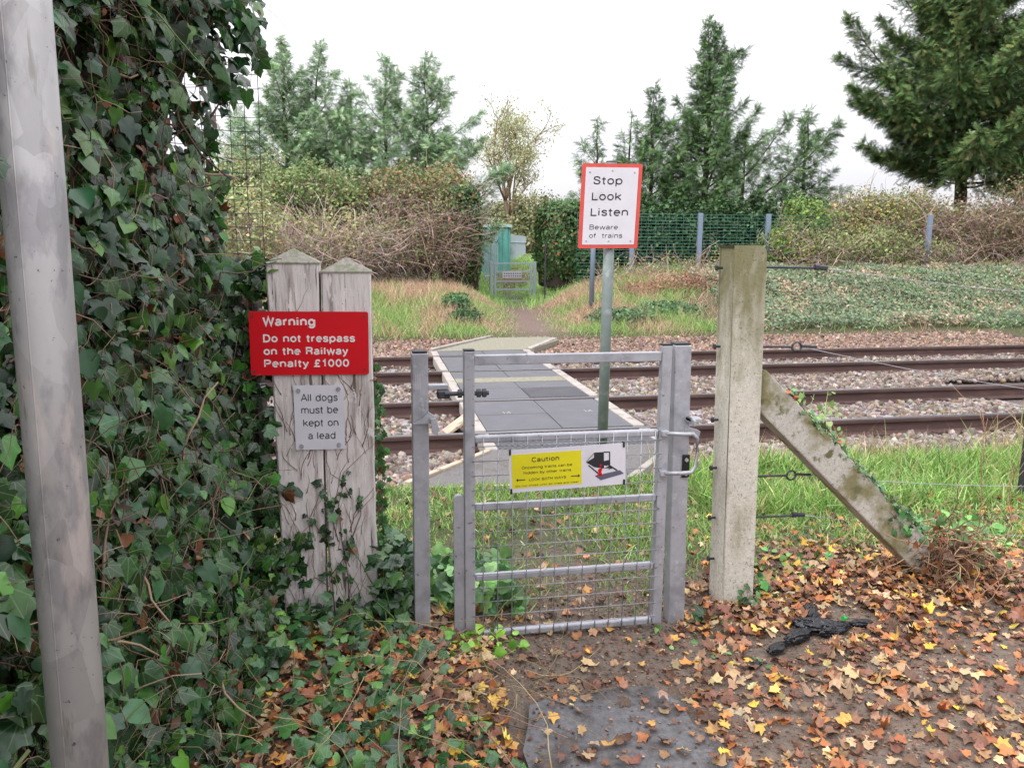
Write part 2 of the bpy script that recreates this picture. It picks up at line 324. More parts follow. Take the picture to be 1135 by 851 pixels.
tealM = M_('teal_steel', '66AAA2', rough=.6, noise=(3, .1)); 
bagM = M_('black_bag', '14161B', rough=.18, bump=(45, 1.0, .012)); grM = M_('green_plastic', '28A048', rough=.3)
groundM = M_('ground_soil', attr=True, rough=.95, noise=(25, .3), bump=(30, .9, .03), wear=[(90, .6, .7, (.12, .08, .055)), (60, .64, .7, (.05, .035, .026))])
bedM = M_('ballast_bed', '6b5e58', rough=.95, noise=(40, .45), bump=(30, 1, .04))
barkM = M_('bark', '4a3c34', rough=.9, noise=(12, .3, (1, 1, .3)), bump=(20, .8, .03))
coreM = M_('painted_ivy_shade', (.035, .026, .018), rough=.95, noise=(30, .5), bump=(30, 1, .03))  # backing colour for hedge interiors, their shade painted in as near black

# ------------------------------------------------------------------ ground
def xpath(y): return 2.9 + (y-13.0)*.125
def gz(x, y):
    x = np.asarray(x, float); y = np.asarray(y, float)
    z = .018*hnoise(x, y, 1.6, 1) + .006*hnoise(x, y, 6, 2)
    sm = lambda a, b, t: np.clip((t-a)/(b-a), 0, 1)**2*(3-2*np.clip((t-a)/(b-a), 0, 1))
    near = 1-sm(5.0, 5.4, y); z = z*near
    z = z - .34*sm(5.02, 5.5, y) + .34*sm(13.7, 14.4, y)
    bank = sm(14.2, 18.8, y)*(.55 + .42*sm(4.5, 9, x)) * (1-sm(22.5, 30, y)*.8)
    z = z + 1.15*sm(24, 44, y)
    pth = 1-np.exp(-((x-xpath(y))/1.15)**2)
    z = z + bank*pth + .05*hnoise(x, y, .8, 3)*sm(13.6, 16, y)*pth
    z = z + .06*np.exp(-(((x-2.75)/.45)**2+((y-3.15)/.4)**2)) + .05*np.exp(-(((x+.2)/.5)**2+((y-2.6)/.6)**2))
    return z
def ax(segs):
    o = []
    for a, b, s in segs: o.append(np.arange(a, b, s))
    return np.unique(np.concatenate(o+[[segs[-1][1]]]))
gx = ax([(-1200, -60, 60), (-60, -12, 4), (-12, -2, .5), (-2, 7, .05), (7, 14, .25), (14, 40, 2), (40, 1200, 60)])
gy = ax([(-40, 0, 4), (0, 1.2, .3), (1.2, 5.6, .05), (5.6, 13, .5), (13, 24, .2), (24, 60, 2), (60, 1500, 60)])
X, Y = np.meshgrid(gx, gy); Z = gz(X, Y); nx, ny = len(gx), len(gy)
V = np.stack([X, Y, Z], -1).reshape(-1, 3)
i, j = np.meshgrid(np.arange(nx-1), np.arange(ny-1)); a = (j*nx+i).ravel()
q = np.stack([a, a+1, a+1+nx, a+nx], -1)
me = mesh_np('ground', V, q.ravel(), np.arange(len(q))*4, np.full(len(q), 4))
mud = np.array([.14, .108, .085]); gsoil = np.array([.06, .065, .028]); dry = np.array([.13, .10, .055])
n1 = hnoise(V[:, 0], V[:, 1], 1.3, 5)
gr = np.clip((V[:, 1]-3.5+.5*n1)/.8, 0, 1); 
gc = mud[None]*(1-gr[:, None])+gsoil*gr[:, None]
far = np.clip((V[:, 1]-13)/2, 0, 1)[:, None]; fcol = gsoil*1.1+(dry-gsoil)*np.clip(.5+.8*hnoise(V[:, 0], V[:, 1], .7, 8), 0, 1)[:, None]
pm = np.exp(-((V[:, 0]-xpath(V[:, 1]))/.5)**2)[:, None]*(V[:, 1] < 24)[:, None]
fcol = fcol*(1-pm)+np.array([.15, .10, .085])*pm
gc = gc*(1-far)+fcol*far
tint(me, gc); tag(link('ground', me, groundM, smooth=True), kind='structure')

def sheet(name, pts, z, mat, kind='structure', thick=0.0):
    mb = MB(); vs = [mb.bm.verts.new((p[0], p[1], z)) for p in pts]; f = mb.bm.faces.new(vs)
    if thick:
        r = bmesh.ops.extrude_face_region(mb.bm, geom=[f]); [setattr(v, 'co', v.co-Vector((0, 0, thick))) for v in r['geom'] if isinstance(v, bmesh.types.BMVert)]
    o = mb.build(name, mat); 
    if kind: tag(o, kind=kind)
    return o
sheet('ballast_bed', [(-30, 5.3), (60, 5.3), (60, 14.2), (-30, 14.2)], -.245, bedM)

# near tarmac path: ragged far edge
pth = [(.40, 1.2), (.44, 1.9), (.43, 2.16), (.47, 2.28), (.50, 2.40), (.56, 2.425), (.70, 2.43), (.84, 2.455), (.97, 2.445), (1.0, 2.40), (1.03, 2.33), (1.02, 2.2), (1.07, 2.1), (1.06, 1.9), (1.05, 1.2)]
sheet('tarmac_path', pth, .031, M_('wet_dark_tarmac', '656466', rough=.92, noise=(50, .3), bump=(140, .8, .004), wear=[(6, .52, .64, '4d4846'), (130, .60, .66, '74706d'), (15, .58, .68, '5d5048')]), thick=.05)

# ------------------------------------------------------------------ railway
RY = [6.77, 8.275, 10.36, 11.865]; RH = -.06
DX0, DX1 = .93, 2.47
rail_lab = ['rusty rail nearest to the gate, running under the crossing deck', 'rusty rail second from the gate, far rail of the nearer track',
            'rusty rail third from the gate, near rail of the farther track', 'rusty rail farthest from the gate, beside the grassy bank']
prof = [(-.07, -.16), (.07, -.16), (.07, -.149), (.012, -.128), (.009, -.05), (.034, -.036), (.036, -.008), (.028, -.001), (-.028, -.001), (-.036, -.008), (-.034, -.036), (-.009, -.05), (-.012, -.128), (-.07, -.149)]
for k, yy in enumerate(RY):
    t = empty('rail', (0, yy, RH-.16), rail_lab[k], 'rail', 'rails of the two tracks')
    mb = MB(); x0, x1 = -12, 45
    a = [mb.bm.verts.new((x0, yy+p[0], RH+p[1])) for p in prof]; b = [mb.bm.verts.new((x1, yy+p[0], RH+p[1])) for p in prof]
    n = len(prof); mb.bm.faces.new(a); mb.bm.faces.new(b)
    for i2 in range(n): mb.bm.faces.new((a[i2], b[i2], b[(i2+1) % n], a[(i2+1) % n]))
    mb.build('rail_web', railM, t)
    MB().box(x0, x1, yy-.031, yy+.031, RH, RH+.003).build('running_surface', railtopM, t)
def make_sleeper(x, yc):
    t = empty('sleeper', (x, yc, -.24), 'grey concrete sleeper lying in ballast under the rails', 'sleeper', None)
    mb = MB(); mb.box(x-.13, x+.13, yc-1.25, yc+1.25, -.34, -.222, .012); mb.build('sleeper_body', slpM, t)
    for s in (-1, 1):
        for d in (-.1, .1):
            MB().box(x-.05, x+.05, yc+s*.7525+d-.025, yc+s*.7525+d+.025, -.2215, -.19, .006).build('rail_clip', railM, t)
    return t
sl0 = {}
for tr, yc, xs in ((0, (RY[0]+RY[1])/2, np.arange(-1.6, 9.0, .65)), (1, (RY[2]+RY[3])/2, np.arange(-1.7, 14.5, .65))):
    proto = None
    for x in xs:
        if DX0-.2 < x < DX1+.2: continue
        if proto is None: proto = make_sleeper(x, yc); o = proto; px0 = x
        else:
            o = proto.copy(); C.objects.link(o); o.location = (x, yc, -.24)
            for ch in proto.children:
                c = ch.copy(); C.objects.link(c); c.parent = o; c.matrix_parent_inverse = ch.matrix_parent_inverse
        side = 'left' if x < DX0 else 'right'
        o['label'] = 'grey concrete sleeper under the %s track, %s of the crossing deck' % (('nearer', 'farther')[tr], side)
        o['group'] = 'sleepers of the %s track %s of the deck' % (('nearer', 'farther')[tr], side)

# stones
cube = np.array([[x, y, z] for x in (-1, 1) for y in (-1, 1) for z in (-1, 1)], float)
cf = [(0, 1, 3, 2), (4, 6, 7, 5), (0, 4, 5, 1), (2, 3, 7, 6), (0, 2, 6, 4), (1, 5, 7, 3)]
st_t = [(cube*.5*(1+rng.uniform(-.45, .25, (8, 3))), cf) for _ in range(14)]
def randrot(n):
    q = norm(rng.normal(0, 1, (n, 4))); a, b, c, d = q.T
    return np.stack([np.stack([1-2*(c*c+d*d), 2*(b*c-a*d), 2*(b*d+a*c)], -1), np.stack([2*(b*c+a*d), 1-2*(b*b+d*d), 2*(c*d-a*b)], -1), np.stack([2*(b*d-a*c), 2*(c*d+a*b), 1-2*(b*b+c*c)], -1)], -2)
def ballast(n, xr, yr, dens_left=1):
    x = rng.uniform(*xr, n); y = rng.uniform(*yr, n); 
    ok = ~((x > DX0-.1) & (x < DX1+.1) & (y > 6.1) & (y < 12.4))
    for yy in RY: ok &= abs(y-yy) > .085
    x, y = x[ok], y[ok]; n = len(x); 
    prof_z = np.full(n, -.232)
    six = (y > RY[1]+.4) & (y < RY[2]-.4); prof_z[six] += .045
    for c_ in ((RY[0]+RY[1])/2, (RY[2]+RY[3])/2): 
        inn = abs(y-c_) < .6; prof_z[inn] += -.008
    prof_z[(y > 12.5)] += .05+.10*np.clip((y[y > 12.5]-13.4), 0, 1); prof_z[y < 6.1] += .05
    # sleepers stay partly bare between the rails
    ph = np.where(y < 9.3, (x+1.6) % .65, (x+1.7) % .65); ph = np.minimum(ph, .65-ph)
    on = (ph < .12) & (((y > 6.77-.5) & (y < 8.275+.5)) | ((y > 10.36-.5) & (y < 11.865+.5)))
    keep = ~on | (rng.random(n) < .28)
    x, y, prof_z = x[keep], y[keep], prof_z[keep]; n = len(x)
    z = prof_z + rng.uniform(-.02, .022, n)
    s = rng.uniform(.028, .062, n)
    c = cols(n, ['7b6f68', '6b615b', '8b8079', '5a4e47', '7f7770', '918880', '7c6757'], None, .24)
    br = (y > 12.3)[:, None]; c = np.where(br, c*np.array([1.06, .90, .82]), c)
    return scatter('ballast', st_t, np.stack([x, y, z], -1), randrot(n), s, c)
tag(link('ballast', ballast(42000, (-1.4, 7.5), (5.35, 9.3)), stoneM), 'loose pinkish grey ballast stones around the nearer track', 'ballast', None, 'stuff')
tag(link('ballast', ballast(60000, (-2.5, 13), (9.3, 14.45)), stoneM), 'loose brownish ballast stones around the farther track', 'ballast', None, 'stuff')

# crossing deck
dk = empty('crossing_deck', (1.7, 9.2, -.08), 'grey rubber panelled walkway with pale kerbs crossing both tracks', 'crossing')
rows = [(6.14, 6.70), (6.85, 7.52), (7.525, 8.195), (8.355, 8.97), (8.975, 9.42), (9.75, 10.28), (10.44, 11.11), (11.115, 11.785), (11.945, 12.42)]
xm = (DX0+DX1)/2+.02
def grooved(mb, x0, x1, y0, y1, z0, z1):
    mb.box(x0, x1, y0, y1, z0, z1, .004)
    n = int((x1-x0+y1-y0)/.05)          # diagonal raised ribs
    for k in range(n):
        c_ = k*.05; p0 = (x0+max(0, c_-(y1-y0)), y0+min(c_, y1-y0)); p1 = (x0+min(c_, x1-x0), y0+max(0, c_-(x1-x0)))
        if math.dist(p0, p1) < .05: continue
        d = Vector((p1[0]-p0[0], p1[1]-p0[1], 0)); M = Matrix.Translation((p0[0], p0[1], z1)) @ d.to_track_quat('X', 'Z').to_matrix().to_4x4()
        mb.box(.012, d.length-.012, -.009, .009, -.002, .006, 0, M)
for r, (y0, y1) in enumerate(rows):
    for s, (x0, x1) in enumerate(((DX0+.07, xm-.004), (xm+.004, DX1-.07))):
        mb = MB(); z1 = RH+rng.uniform(-.003, .003)
        if (r == 0) or (r == 3 and s == 1) : grooved(mb, x0, x1, y0, y1, RH-.10, z1)
        else: mb.box(x0, x1, y0, y1, RH-.10, z1, .005)
        mb.build('deck_panel', deckM, dk)
MB().box(DX0+.07, DX1-.07, 9.43, 9.74, RH-.1, RH+.004, .006).build('mossy_strip', mossM, dk)
for x0, x1 in ((DX0-.045, DX0+.06), (DX1-.06, DX1+.055)):
    y = 6.14
    for a, b in ((6.14, 6.71), (6.84, 7.6), (7.62, 8.2), (8.35, 9.3), (9.32, 10.29), (10.43, 11.1), (11.12, 11.79), (11.94, 12.44)):
        e = rng.uniform(-.008, .008)
        MB().box(x0+e, x1+e, a, b, RH-.12, RH+.008, .01).build('kerb_block', kerbM, dk)
mb = MB()
for px, py in ((557, 459), (648, 457), (575, 400)):
    p = onz(px, py, RH)
    text_into(mb, [('14', 0, 0, .10, .10, .07)], np.array([p[0], p[1], RH+.004]), np.array([1., 0, 0]), np.array([0, 1., 0]), np.array([0, 0, 1.]))
mb.build('painted_number', kerbM, dk)
# approaches
na = [onz(477, 531, RH)[:2], onz(537, 499, RH)[:2], (DX0, 6.13), (DX1, 6.13), onz(700, 512, RH)[:2], onz(640, 545, RH)[:2], onz(420, 545, RH)[:2]]
sheet('near_approach_path', [(.93, 6.13), (2.5, 6.13), (1.75, 5.12), (.18, 5.12), (.28, 5.3)], -.05, tarM, thick=.25)
sheet('far_approach_path', [(.95, 12.45), (2.55, 12.45), (3.35, 13.75), (3.2, 14.6), (2.45, 14.7)], -.055, mossM, thick=.2)
def board(name, p, q, w_, z0, z1, mat, label, cat='board'):
    p = Vector((p[0], p[1], 0)); q = Vector((q[0], q[1], 0)); d = q-p
    M = Matrix.Translation((p.x, p.y, 0)) @ d.to_track_quat('X', 'Z').to_matrix().to_4x4()
    o = MB().box(0, d.length, -w_/2, w_/2, z0, z1, .008, M).build(name, mat); return tag(o, label, cat)
board('edging_board', (.20, 5.3), (.9, 6.08), .05, -.2, -.03, bdM, 'pale timber edging board slanting along the left of the near approach')
board('edging_board', (2.5, 6.05), (1.8, 5.15), .06, -.2, -.03, kerbM, 'pale edging board slanting along the right of the near approach, behind the gate')
board('edging_board', (-1.5, 5.16), (1.9, 5.07), .09, -.2, -.035, bdM, 'long low pale board between ballast and grass behind the gate')
board('edging_board', (2.53, 12.5), (3.3, 13.9), .1, -.2, -.035, kerbM, 'pale edging board at the right of the far approach')
board('edging_board', (.9, 12.5), (2.4, 14.65), .07, -.2, -.02, kerbM, 'thin pale edging strip at the left of the far approach')
# deflector ramps beside the deck
for px, py, yy, sx, lab in ((468, 478, 7.5, -1, 'cream sloping board propped against the left edge of the deck between the near rails'), (724, 452, 7.45, 1, 'narrow sloping metal deflector strip against the right edge of the deck')):
    M = Matrix.Translation((DX0-.06 if sx < 0 else DX1+.08, yy, RH+.0)) @ Matrix.Rotation(math.radians(-35 if sx < 0 else 28), 4, 'Y')
    mb = MB(); mb.box(*((-.32, 0) if sx < 0 else (0, .45)), -.15, .12 if sx < 0 else -.1, -.03, .0, .006, M)
    tag(mb.build('deflector_board', bdM if sx < 0 else slpM), lab, 'board')
p = at(705, 453, 7.0)
tag(MB().bar((2.62, 7.0, -.17), (2.95, 7.02, -.17), .035, 16).build('cable_sleeve', bdM, smooth=True), 'short buff tube lying in ballast right of the deck', 'tube')

# ------------------------------------------------------------------ templates
ivh = [(.14, -.12), (.32, -.14), (.45, -.03), (.43, .12), (.40, .20), (.50, .30), (.55, .43), (.44, .50), (.30, .56), (.20, .70), (.10, .86)]
def ivyT(fold, droop, wid=1.0, tw=0.0, lobe=1.0):
    hf = [(x*(1+(lobe-1)*(.8 if y > .25 and y < .5 else 0)), y) for x, y in ivh]; m = len(hf)
    P = [(0, 0), (0, .35), (0, 1.0)] + hf + [(-x, y) for x, y in hf]; P = np.array(P); v = np.zeros((len(P), 3)); v[:, 0] = P[:, 0]*wid; v[:, 1] = P[:, 1]
    v[:, 2] = -fold*np.abs(P[:, 0])-droop*P[:, 1]**2 + tw*P[:, 0]*P[:, 1] + .05*np.sin(P[:, 0]*9+fold*20)*np.abs(P[:, 0])*2
    R_ = [0]+list(range(3, 3+m))+[2]; L_ = [0]+list(range(3+m, 3+2*m))+[2]
    return v, [(1, R_[k], R_[k+1]) for k in range(len(R_)-1)]+[(1, L_[k+1], L_[k]) for k in range(len(L_)-1)]
IVY = [ivyT(*q_) for q_ in ((.2, .15, 1, 0, 1), (.05, .35, .9, .2, .75), (.35, .1, 1.05, -.2, .9), (-.15, .25, 1, .1, 1.15), (.1, .5, .8, 0, .7), (.25, .3, 1.15, .3, .85), (.5, .2, 1, 0, .8))]
# broad oval leaf (adult ivy)
ov = np.array([(0, 0), (0, .5), (0, 1.0), (.3, .08), (.42, .4), (.28, .72), (-.3, .08), (-.42, .4), (-.28, .72)])
def ovT(fold, droop, wid=1.0):
    v = np.zeros((9, 3)); v[:, 0] = ov[:, 0]*wid; v[:, 1] = ov[:, 1]; v[:, 2] = fold*np.abs(ov[:, 0])-droop*ov[:, 1]**2
    return v, [(0, 3, 4, 1), (1, 4, 5, 2), (0, 1, 7, 6), (1, 2, 8, 7)]
OVAL = [ovT(.25, .3), ovT(-.2, .2, .9), ovT(.4, .1, 1.1)]
SMALL = [(np.array([(0, 0, 0), (.33, .5, .1), (0, 1, -.05), (-.33, .5, .1)]), [(0, 1, 2), (0, 2, 3)]), (np.array([(0, 0, 0), (.4, .45, -.1), (0, .9, .1), (-.4, .45, .05)]), [(0, 1, 2), (0, 2, 3)])]
def mapleT(a, seed):
    r2 = np.random.default_rng(seed); A = [-90, -62, -38, -12, 10, 32, 48, 72, 90]; Rr = [.12, .48, .45, .80, .62, .92, .66, .74, 1.0]
    sq = r2.uniform(.75, 1.15); lob = r2.uniform(.85, 1.12)
    hp_ = lambda sg: [(sg*math.cos(math.radians(an+r2.normal(0, 4)))*rr*lob**(k_ % 2)*r2.uniform(.82, 1.12)*sq, math.sin(math.radians(an))*rr*r2.uniform(.88, 1.08)) for k_, (an, rr) in enumerate(zip(A, Rr))]
    P1, P2 = hp_(1), hp_(-1); pl = P1 + P2[-2:0:-1]
    v = [(0, .05, 0)] + [(x, y, 0) for x, y in pl]; v = np.array(v); rr = np.hypot(v[:, 0], v[:, 1])
    th = r2.uniform(0, 6.28); v[:, 2] = a*rr**2 + .26*rr*np.sin(2*np.arctan2(v[:, 1], v[:, 0])+th) + r2.normal(0, .05, len(v))*rr
    v[:, 2] -= v[:, 2].min()
    n = len(v); return v, [(0, k, k+1 if k+1 < n else 1) for k in range(1, n)]
MAPLE = [mapleT(a, s) for s, a in enumerate((.1, .2, .35, -.15, .2, -.3, .1, .4, .05, .25, .5, -.1))]
CRUMP = [mapleT(a, s+40) for s, a in enumerate((.9, 1.2, -.9, .8))]
def bladeT(bend, wdt):
    return np.array([(-wdt, 0, 0), (wdt, 0, 0), (wdt*.8, bend*.3, .5), (-wdt*.8, bend*.3, .5), (0, bend, .92)]), [(0, 1, 2, 3), (3, 2, 4)]
BLADE = [bladeT(b, .03) for b in (.15, .35, .6, .85)]

def grass(name, pos, h, c, label, lean=.3):
    n = len(pos); a = rng.uniform(0, 6.28, n); up = norm(np.stack([rng.normal(0, lean, n), rng.normal(0, lean, n), np.ones(n)], -1))
    f = np.stack([np.cos(a), np.sin(a), np.zeros(n)], -1); r = norm(np.cross(f, up)); f = np.cross(up, r)
    B = np.stack([r, f, up], -1)
    sc = np.stack([rng.uniform(.7, 1.3, n)*np.clip(h, .08, .3)**.5*.34, h, h], -1)
    return tag(link(name, scatter(name, BLADE, pos, B, sc, c), grassM), label, 'grass', None, 'stuff')

# ------------------------------------------------------------------ grass near
def gpos(n, xr, yr, fn):
    x = rng.uniform(*xr, n); y = rng.uniform(*yr, n); k = rng.random(n) < fn(x, y); x, y = x[k], y[k]
    return np.stack([x, y, gz(x, y)], -1)
def dn(x, y):
    nn = hnoise(x, y, 1.8, 21); d = np.clip((y-3.05)/.8+.5*nn+.0, 0, 1)
    mudp = np.exp(-(((x-(.80+(y-3)*.12+.12*nn))/(.30-.07*np.clip(y-3.6, 0, 1)))**2)); d = d*(1-.80*mudp*(y < 4.6))
    left = ((x < .45) & (y > 3.2)); d = np.where(left, np.clip(.35+.6*nn+(y-3.6)*.5, .12, 1), d)
    # leaf-covered right part stays thin
    d = d*np.clip(1-.85*np.clip((x-1.6)/.6, 0, 1)*np.clip((3.5-y)/.5, 0, 1), 0, 1)
    return d*(y < 5.05+.75*(x > 2.3))
P = gpos(85000, (-.9, 6.2), (3.0, 5.8), dn); n = len(P)
hh = rng.uniform(.03, .09, n)*np.clip(.8+.5*hnoise(P[:, 0], P[:, 1], 2.3, 4), .4, 1.5)
tall = (P[:, 0] > 2.0)&(P[:, 1] > 4.1); hh = np.where(tall, hh*(2.2+1.8*np.clip((P[:, 1]-4.6), 0, 1)), hh)
grass('grass', P, hh, cols(n, ['84a854', '98b869', '709648', 'acc482', '5f8642', 'bcae84'], [5, 5, 4, 3, 3, 2], .24), 'short bright green grass between the gate and the tracks', .55)
P = gpos(2600, (2.0, 6.5), (5.1, 5.9), lambda x, y: np.clip(.3+hnoise(x, y, 1.4, 31), 0, 1)); n = len(P)
grass('dry_grass', P, rng.uniform(.15, .5, n), cols(n, ['b59c7a', 'a98b68', 'c4b18c', '8f9a58'], None, .15), 'tall dry straw stalks at the edge of the tracks', .22)
P = gpos(900, (3.2, 4.3), (4.0, 4.9), lambda x, y: np.clip(.2+hnoise(x, y, 1.4, 11), 0, 1)); n = len(P)

# far bank
def dfar(x, y):
    return np.clip(1-1.0*np.exp(-((x-xpath(y))/.55)**2), 0, 1)
P = gpos(110000, (-4.5, 17), (14.15, 19.8), lambda x, y: dfar(x, y)*np.where((x > 7.0+.8*hnoise(x, y, .9, 77)) & (y > 13.9), .12, 1)); n = len(P)
k1 = -.12+hnoise(P[:, 0], P[:, 1], .75, 14)+.5*hnoise(P[:, 0], P[:, 1], 2.2, 15)-.25*(P[:, 1]-16)/2.5
cg = cols(n, ['86a85a', '9dba70', 'acbf7e', '749a52'], None, .15); cd = cols(n, ['c7ad94', 'b9997f', 'cfbd9c', 'ad8c7a'], None, .15)
c_ = np.where((k1 > -.12+rng.normal(0, .25, n))[:, None], cg, cd)
nearpath = np.abs(P[:, 0]-xpath(P[:, 1]))
h_ = rng.uniform(.10, .38, n)*np.clip(nearpath/1.6, .25, 1)*np.clip((P[:, 1]-12.8)/2.0, .3, 1.05); h_[c_[:, 0] > .3] *= 1.0
grass('bank_grass', P, h_, c_, 'rough green and straw coloured grass on the far bank', .45)
# grass beyond the far gate
P = gpos(26000, (2.0, 9), (19.5, 40), lambda x, y: np.clip(1-np.exp(-((x-xpath(y))/.35)**2)*.7, 0, 1)); n = len(P)
grass('grass', P, rng.uniform(.1, .3, n), cols(n, ['9cc86c', 'b0d884', '8ab85c'], None, .12), 'bright green grass along the path beyond the far gate', .4)
# ivy ground cover on the right bank
x = rng.uniform(6.0, 17.5, 60000); y = rng.uniform(14.3, 19.8, 60000); k = (x+.8*hnoise(x, y, .9, 77) > 7.2+.25*(y-14)) ; x, y = x[k], y[k]; n = len(x)
zz = gz(x, y)+rng.uniform(.02, .22, n)+.12*hnoise(x, y, 1.2, 44)
me = scatter('ivy_cover', SMALL, np.stack([x, y, zz], -1), basis(norm(np.stack([np.zeros(n), -.6*np.ones(n), np.ones(n)], -1)+rnd(n, .45)), rnd(n)), rng.uniform(.05, .095, n),
             np.where((hnoise(x, y, .9, 123)+rng.normal(0, .3, n) > .45)[:, None], cols(n, ['a8927c', 'b8a48e', '94806a'], None, .2), cols(n, ['637858', '748668', '54694c', '829074', '8e9070'], [4, 4, 2, 3, 1.4], .22)))
tag(link('ivy_cover', me, folM), 'dull green ivy covering the far bank on the right', 'ivy', None, 'stuff')

def twigs(n, c0, rad, up, length, curl, r0, pal, seg=6):
    P = c0 + rng.uniform(-1, 1, (n, 3))*rad; d = norm(rnd(n)*np.array([1, .7, .6])+np.array([0, 0, up])); ln = rng.uniform(.4, 1, n)*length
    paths = []; 
    for i3 in range(n):
        p = P[i3].copy(); dd = d[i3].copy(); pts = [p.copy()]; bend = rng.normal(0, curl, 3)-np.array([0, 0, curl*.6])
        for s_ in range(seg): 
            p = p + dd*ln[i3]/seg; dd = norm(dd+bend/seg+rng.normal(0, curl*.25, 3)); pts.append(p.copy())
        paths.append(np.array(pts))
    cc = cols(n, pal, None, .2)
    return paths, [np.linspace(r0, r0*.35, seg+1)*rng.uniform(.6, 1.3) for _ in range(n)], cc
def leafcloud(name, blobs, n, size, pal, wts=None, tm=SMALL, mat=None, parent=None, shell=.55, var=.2, up=.5):
    """blobs: (cx,cy,cz,rx,ry,rz)"""
    b = np.array(blobs, float); vol = b[:, 3]*b[:, 5]; pick = rng.choice(len(b), n, p=vol/vol.sum())
    u = norm(rnd(n)); r = (shell+(1-shell)*rng.random(n))**.7*(1+rng.normal(0, .12, n)); lump = 1+.22*np.sin(u[:, 0]*7+b[pick, 0]*5)*np.cos(u[:, 2]*8+b[pick, 2]*3)+.12*np.sin(u[:, 0]*17+b[pick, 1]*5+u[:, 2]*13)
    pos = b[pick, :3]+u*b[pick, 3:6]*(r*lump)[:, None]
    gzz = gz(pos[:, 0], pos[:, 1]); pos[:, 2] = np.maximum(pos[:, 2], gzz+rng.uniform(0, .15, n))
    nn = norm(u*.7+rnd(n, .6)+np.array([0, 0, up]))
    # clump hue variation by position
    cl = cols(n, pal, wts, var); hv = np.exp(.22*np.sin(pos[:, 0]*2.3+pos[:, 2]*3.1)*np.cos(pos[:, 2]*2.1-pos[:, 1]*1.7)); cl = np.clip(cl*hv[:, None], 0, .9)
    me = scatter(name, tm, pos, basis(nn, rnd(n)), rng.uniform(.6, 1.4, n)*size, cl)
    return link(name, me, mat or folM, parent)

# ------------------------------------------------------------------ conifers
def frond(seed):
    r2 = np.random.default_rng(seed); V = []; F = []
    def dia(p, d, l_, w_):
        d = d/np.linalg.norm(d); s = np.array([-d[1], d[0], 0]); k = len(V)
        V.extend([p, p+d*l_*.4+s*w_, p+d*l_, p+d*l_*.4-s*w_]); F.append((k, k+1, k+2, k+3))
    dia(np.array([0, 0, 0.]), np.array([0, 1., 0]), 1.0, .022)
    for k in range(7):
        t = .07+.125*k
        for sg in (-1, 1):
            a = math.radians(34+r2.uniform(-9, 9)); p = np.array([0, t+r2.uniform(-.03, .03), 0.]); dia(p, np.array([sg*math.sin(a), math.cos(a), r2.uniform(-.35, .2)]), (.46*(1-t*.7))*r2.uniform(.7, 1.25), .022)
    V = np.array(V); V[:, 2] -= .3*V[:, 1]**2; return V, F
FR = [frond(s) for s in range(5)]
def conifer(name, base, H, Rw, label, cat='tree', lean=(0, 0), dens=1.0, bare=.06, pal=None, up=.55, asym=0.0, fl=.42, group=None, shape=1.0, tiplean=0, wave=0):
    base = np.array(base, float); t = empty(name, base, label, cat, group)
    nb = int(58*dens*(H/8)**.6)
    tk = []; rad = []
    def axis(h): return base+np.array([lean[0]*h+tiplean*max(0, h/H-.75)**1.5*H*.6, lean[1]*h, h])
    hs = np.linspace(0, H, 14); tk.append(np.array([axis(h)+rng.normal(0, .03, 3)*(h > 0) for h in hs])); rad.append(np.linspace(.022*H, .006, 14))
    fp, fd, fs = [], [], []
    for k in range(nb):
        u = (k+rng.uniform(0, 1))/nb; h = H*(bare+(1-bare)*u**.9); az = k*2.4+rng.normal(0, .35)
        Lb = Rw*((1-u)**(.8 if wave else 1.05)*1.0+.07)*rng.uniform(.6 if wave else .45, 1.15 if wave else 1.3)*shape*(1+asym*math.cos(az))
        if rng.random() < .12: Lb *= .5
        if u < .12: Lb *= .75
        el = up*(.35+1.0*u)+rng.normal(0, .12)
        d = np.array([math.cos(az)*math.cos(el), math.sin(az)*math.cos(el), math.sin(el)])
        p = axis(h); pts = [p]; m = 6
        for s_ in range(m): p = p+d*Lb/m; d = norm(d+np.array([0, 0, .10])+rng.normal(0, .05, 3)); pts.append(p)
        pts = np.array(pts); tk.append(pts); rad.append(np.linspace(max(.008, .011*Lb+.004), .003, m+1))
        nf = int(max(6, Lb*64*dens))
        for q_ in range(nf):
            s_ = rng.uniform(.12, 1.0)**.8; i_ = min(int(s_*m), m-1); fr = s_*m-i_; pp = pts[i_]*(1-fr)+pts[i_+1]*fr; dd = norm(pts[i_+1]-pts[i_])
            off = rnd(1)[0]; off = norm(off-dd*(off@dd)); sp = (1-s_)*Lb*.30
            fp.append(pp+off*sp*rng.random()*np.array([1, 1, .6])); fd.append(norm(dd*.9+off*.75+np.array([0, 0, .12]))); fs.append(fl*rng.uniform(.5, 1.15)*(1-.35*u))
    # leader
    for q_ in range(40):
        h = H*rng.uniform(.80, 1.0); fp.append(axis(h)); fd.append(norm(np.array([rng.normal(0, .7), rng.normal(0, .7), .9]))); fs.append(fl*.7*rng.uniform(.4, .9)*(1.25-h/H)*2.2)
    fp, fd, fs = np.array(fp), np.array(fd), np.array(fs); n = len(fp)
    nn = norm(rnd(n, .55)+np.array([0, 0, .8]))
    cl = cols(n, pal or ['5a7a4c', '6b8a58', '4c6b40', '7d9a66', '648258'], None, .22)
    me = scatter('crown', FR, fp, basis(nn, fd), np.stack([fs, fs, fs], -1), cl); link('crown', me, coniM, t)
    link('trunk', tubes('trunk', tk, rad, 5), barkM, t)
    return t
def tree_at(px, ptop, Y, **k):          # stands on the ground at distance Y, its tip where the photo has it
    tip = at(px, ptop, Y); z0 = float(gz(tip[0], Y)); return dict(base=(tip[0], Y, z0-.05), H=tip[2]-z0, **k)
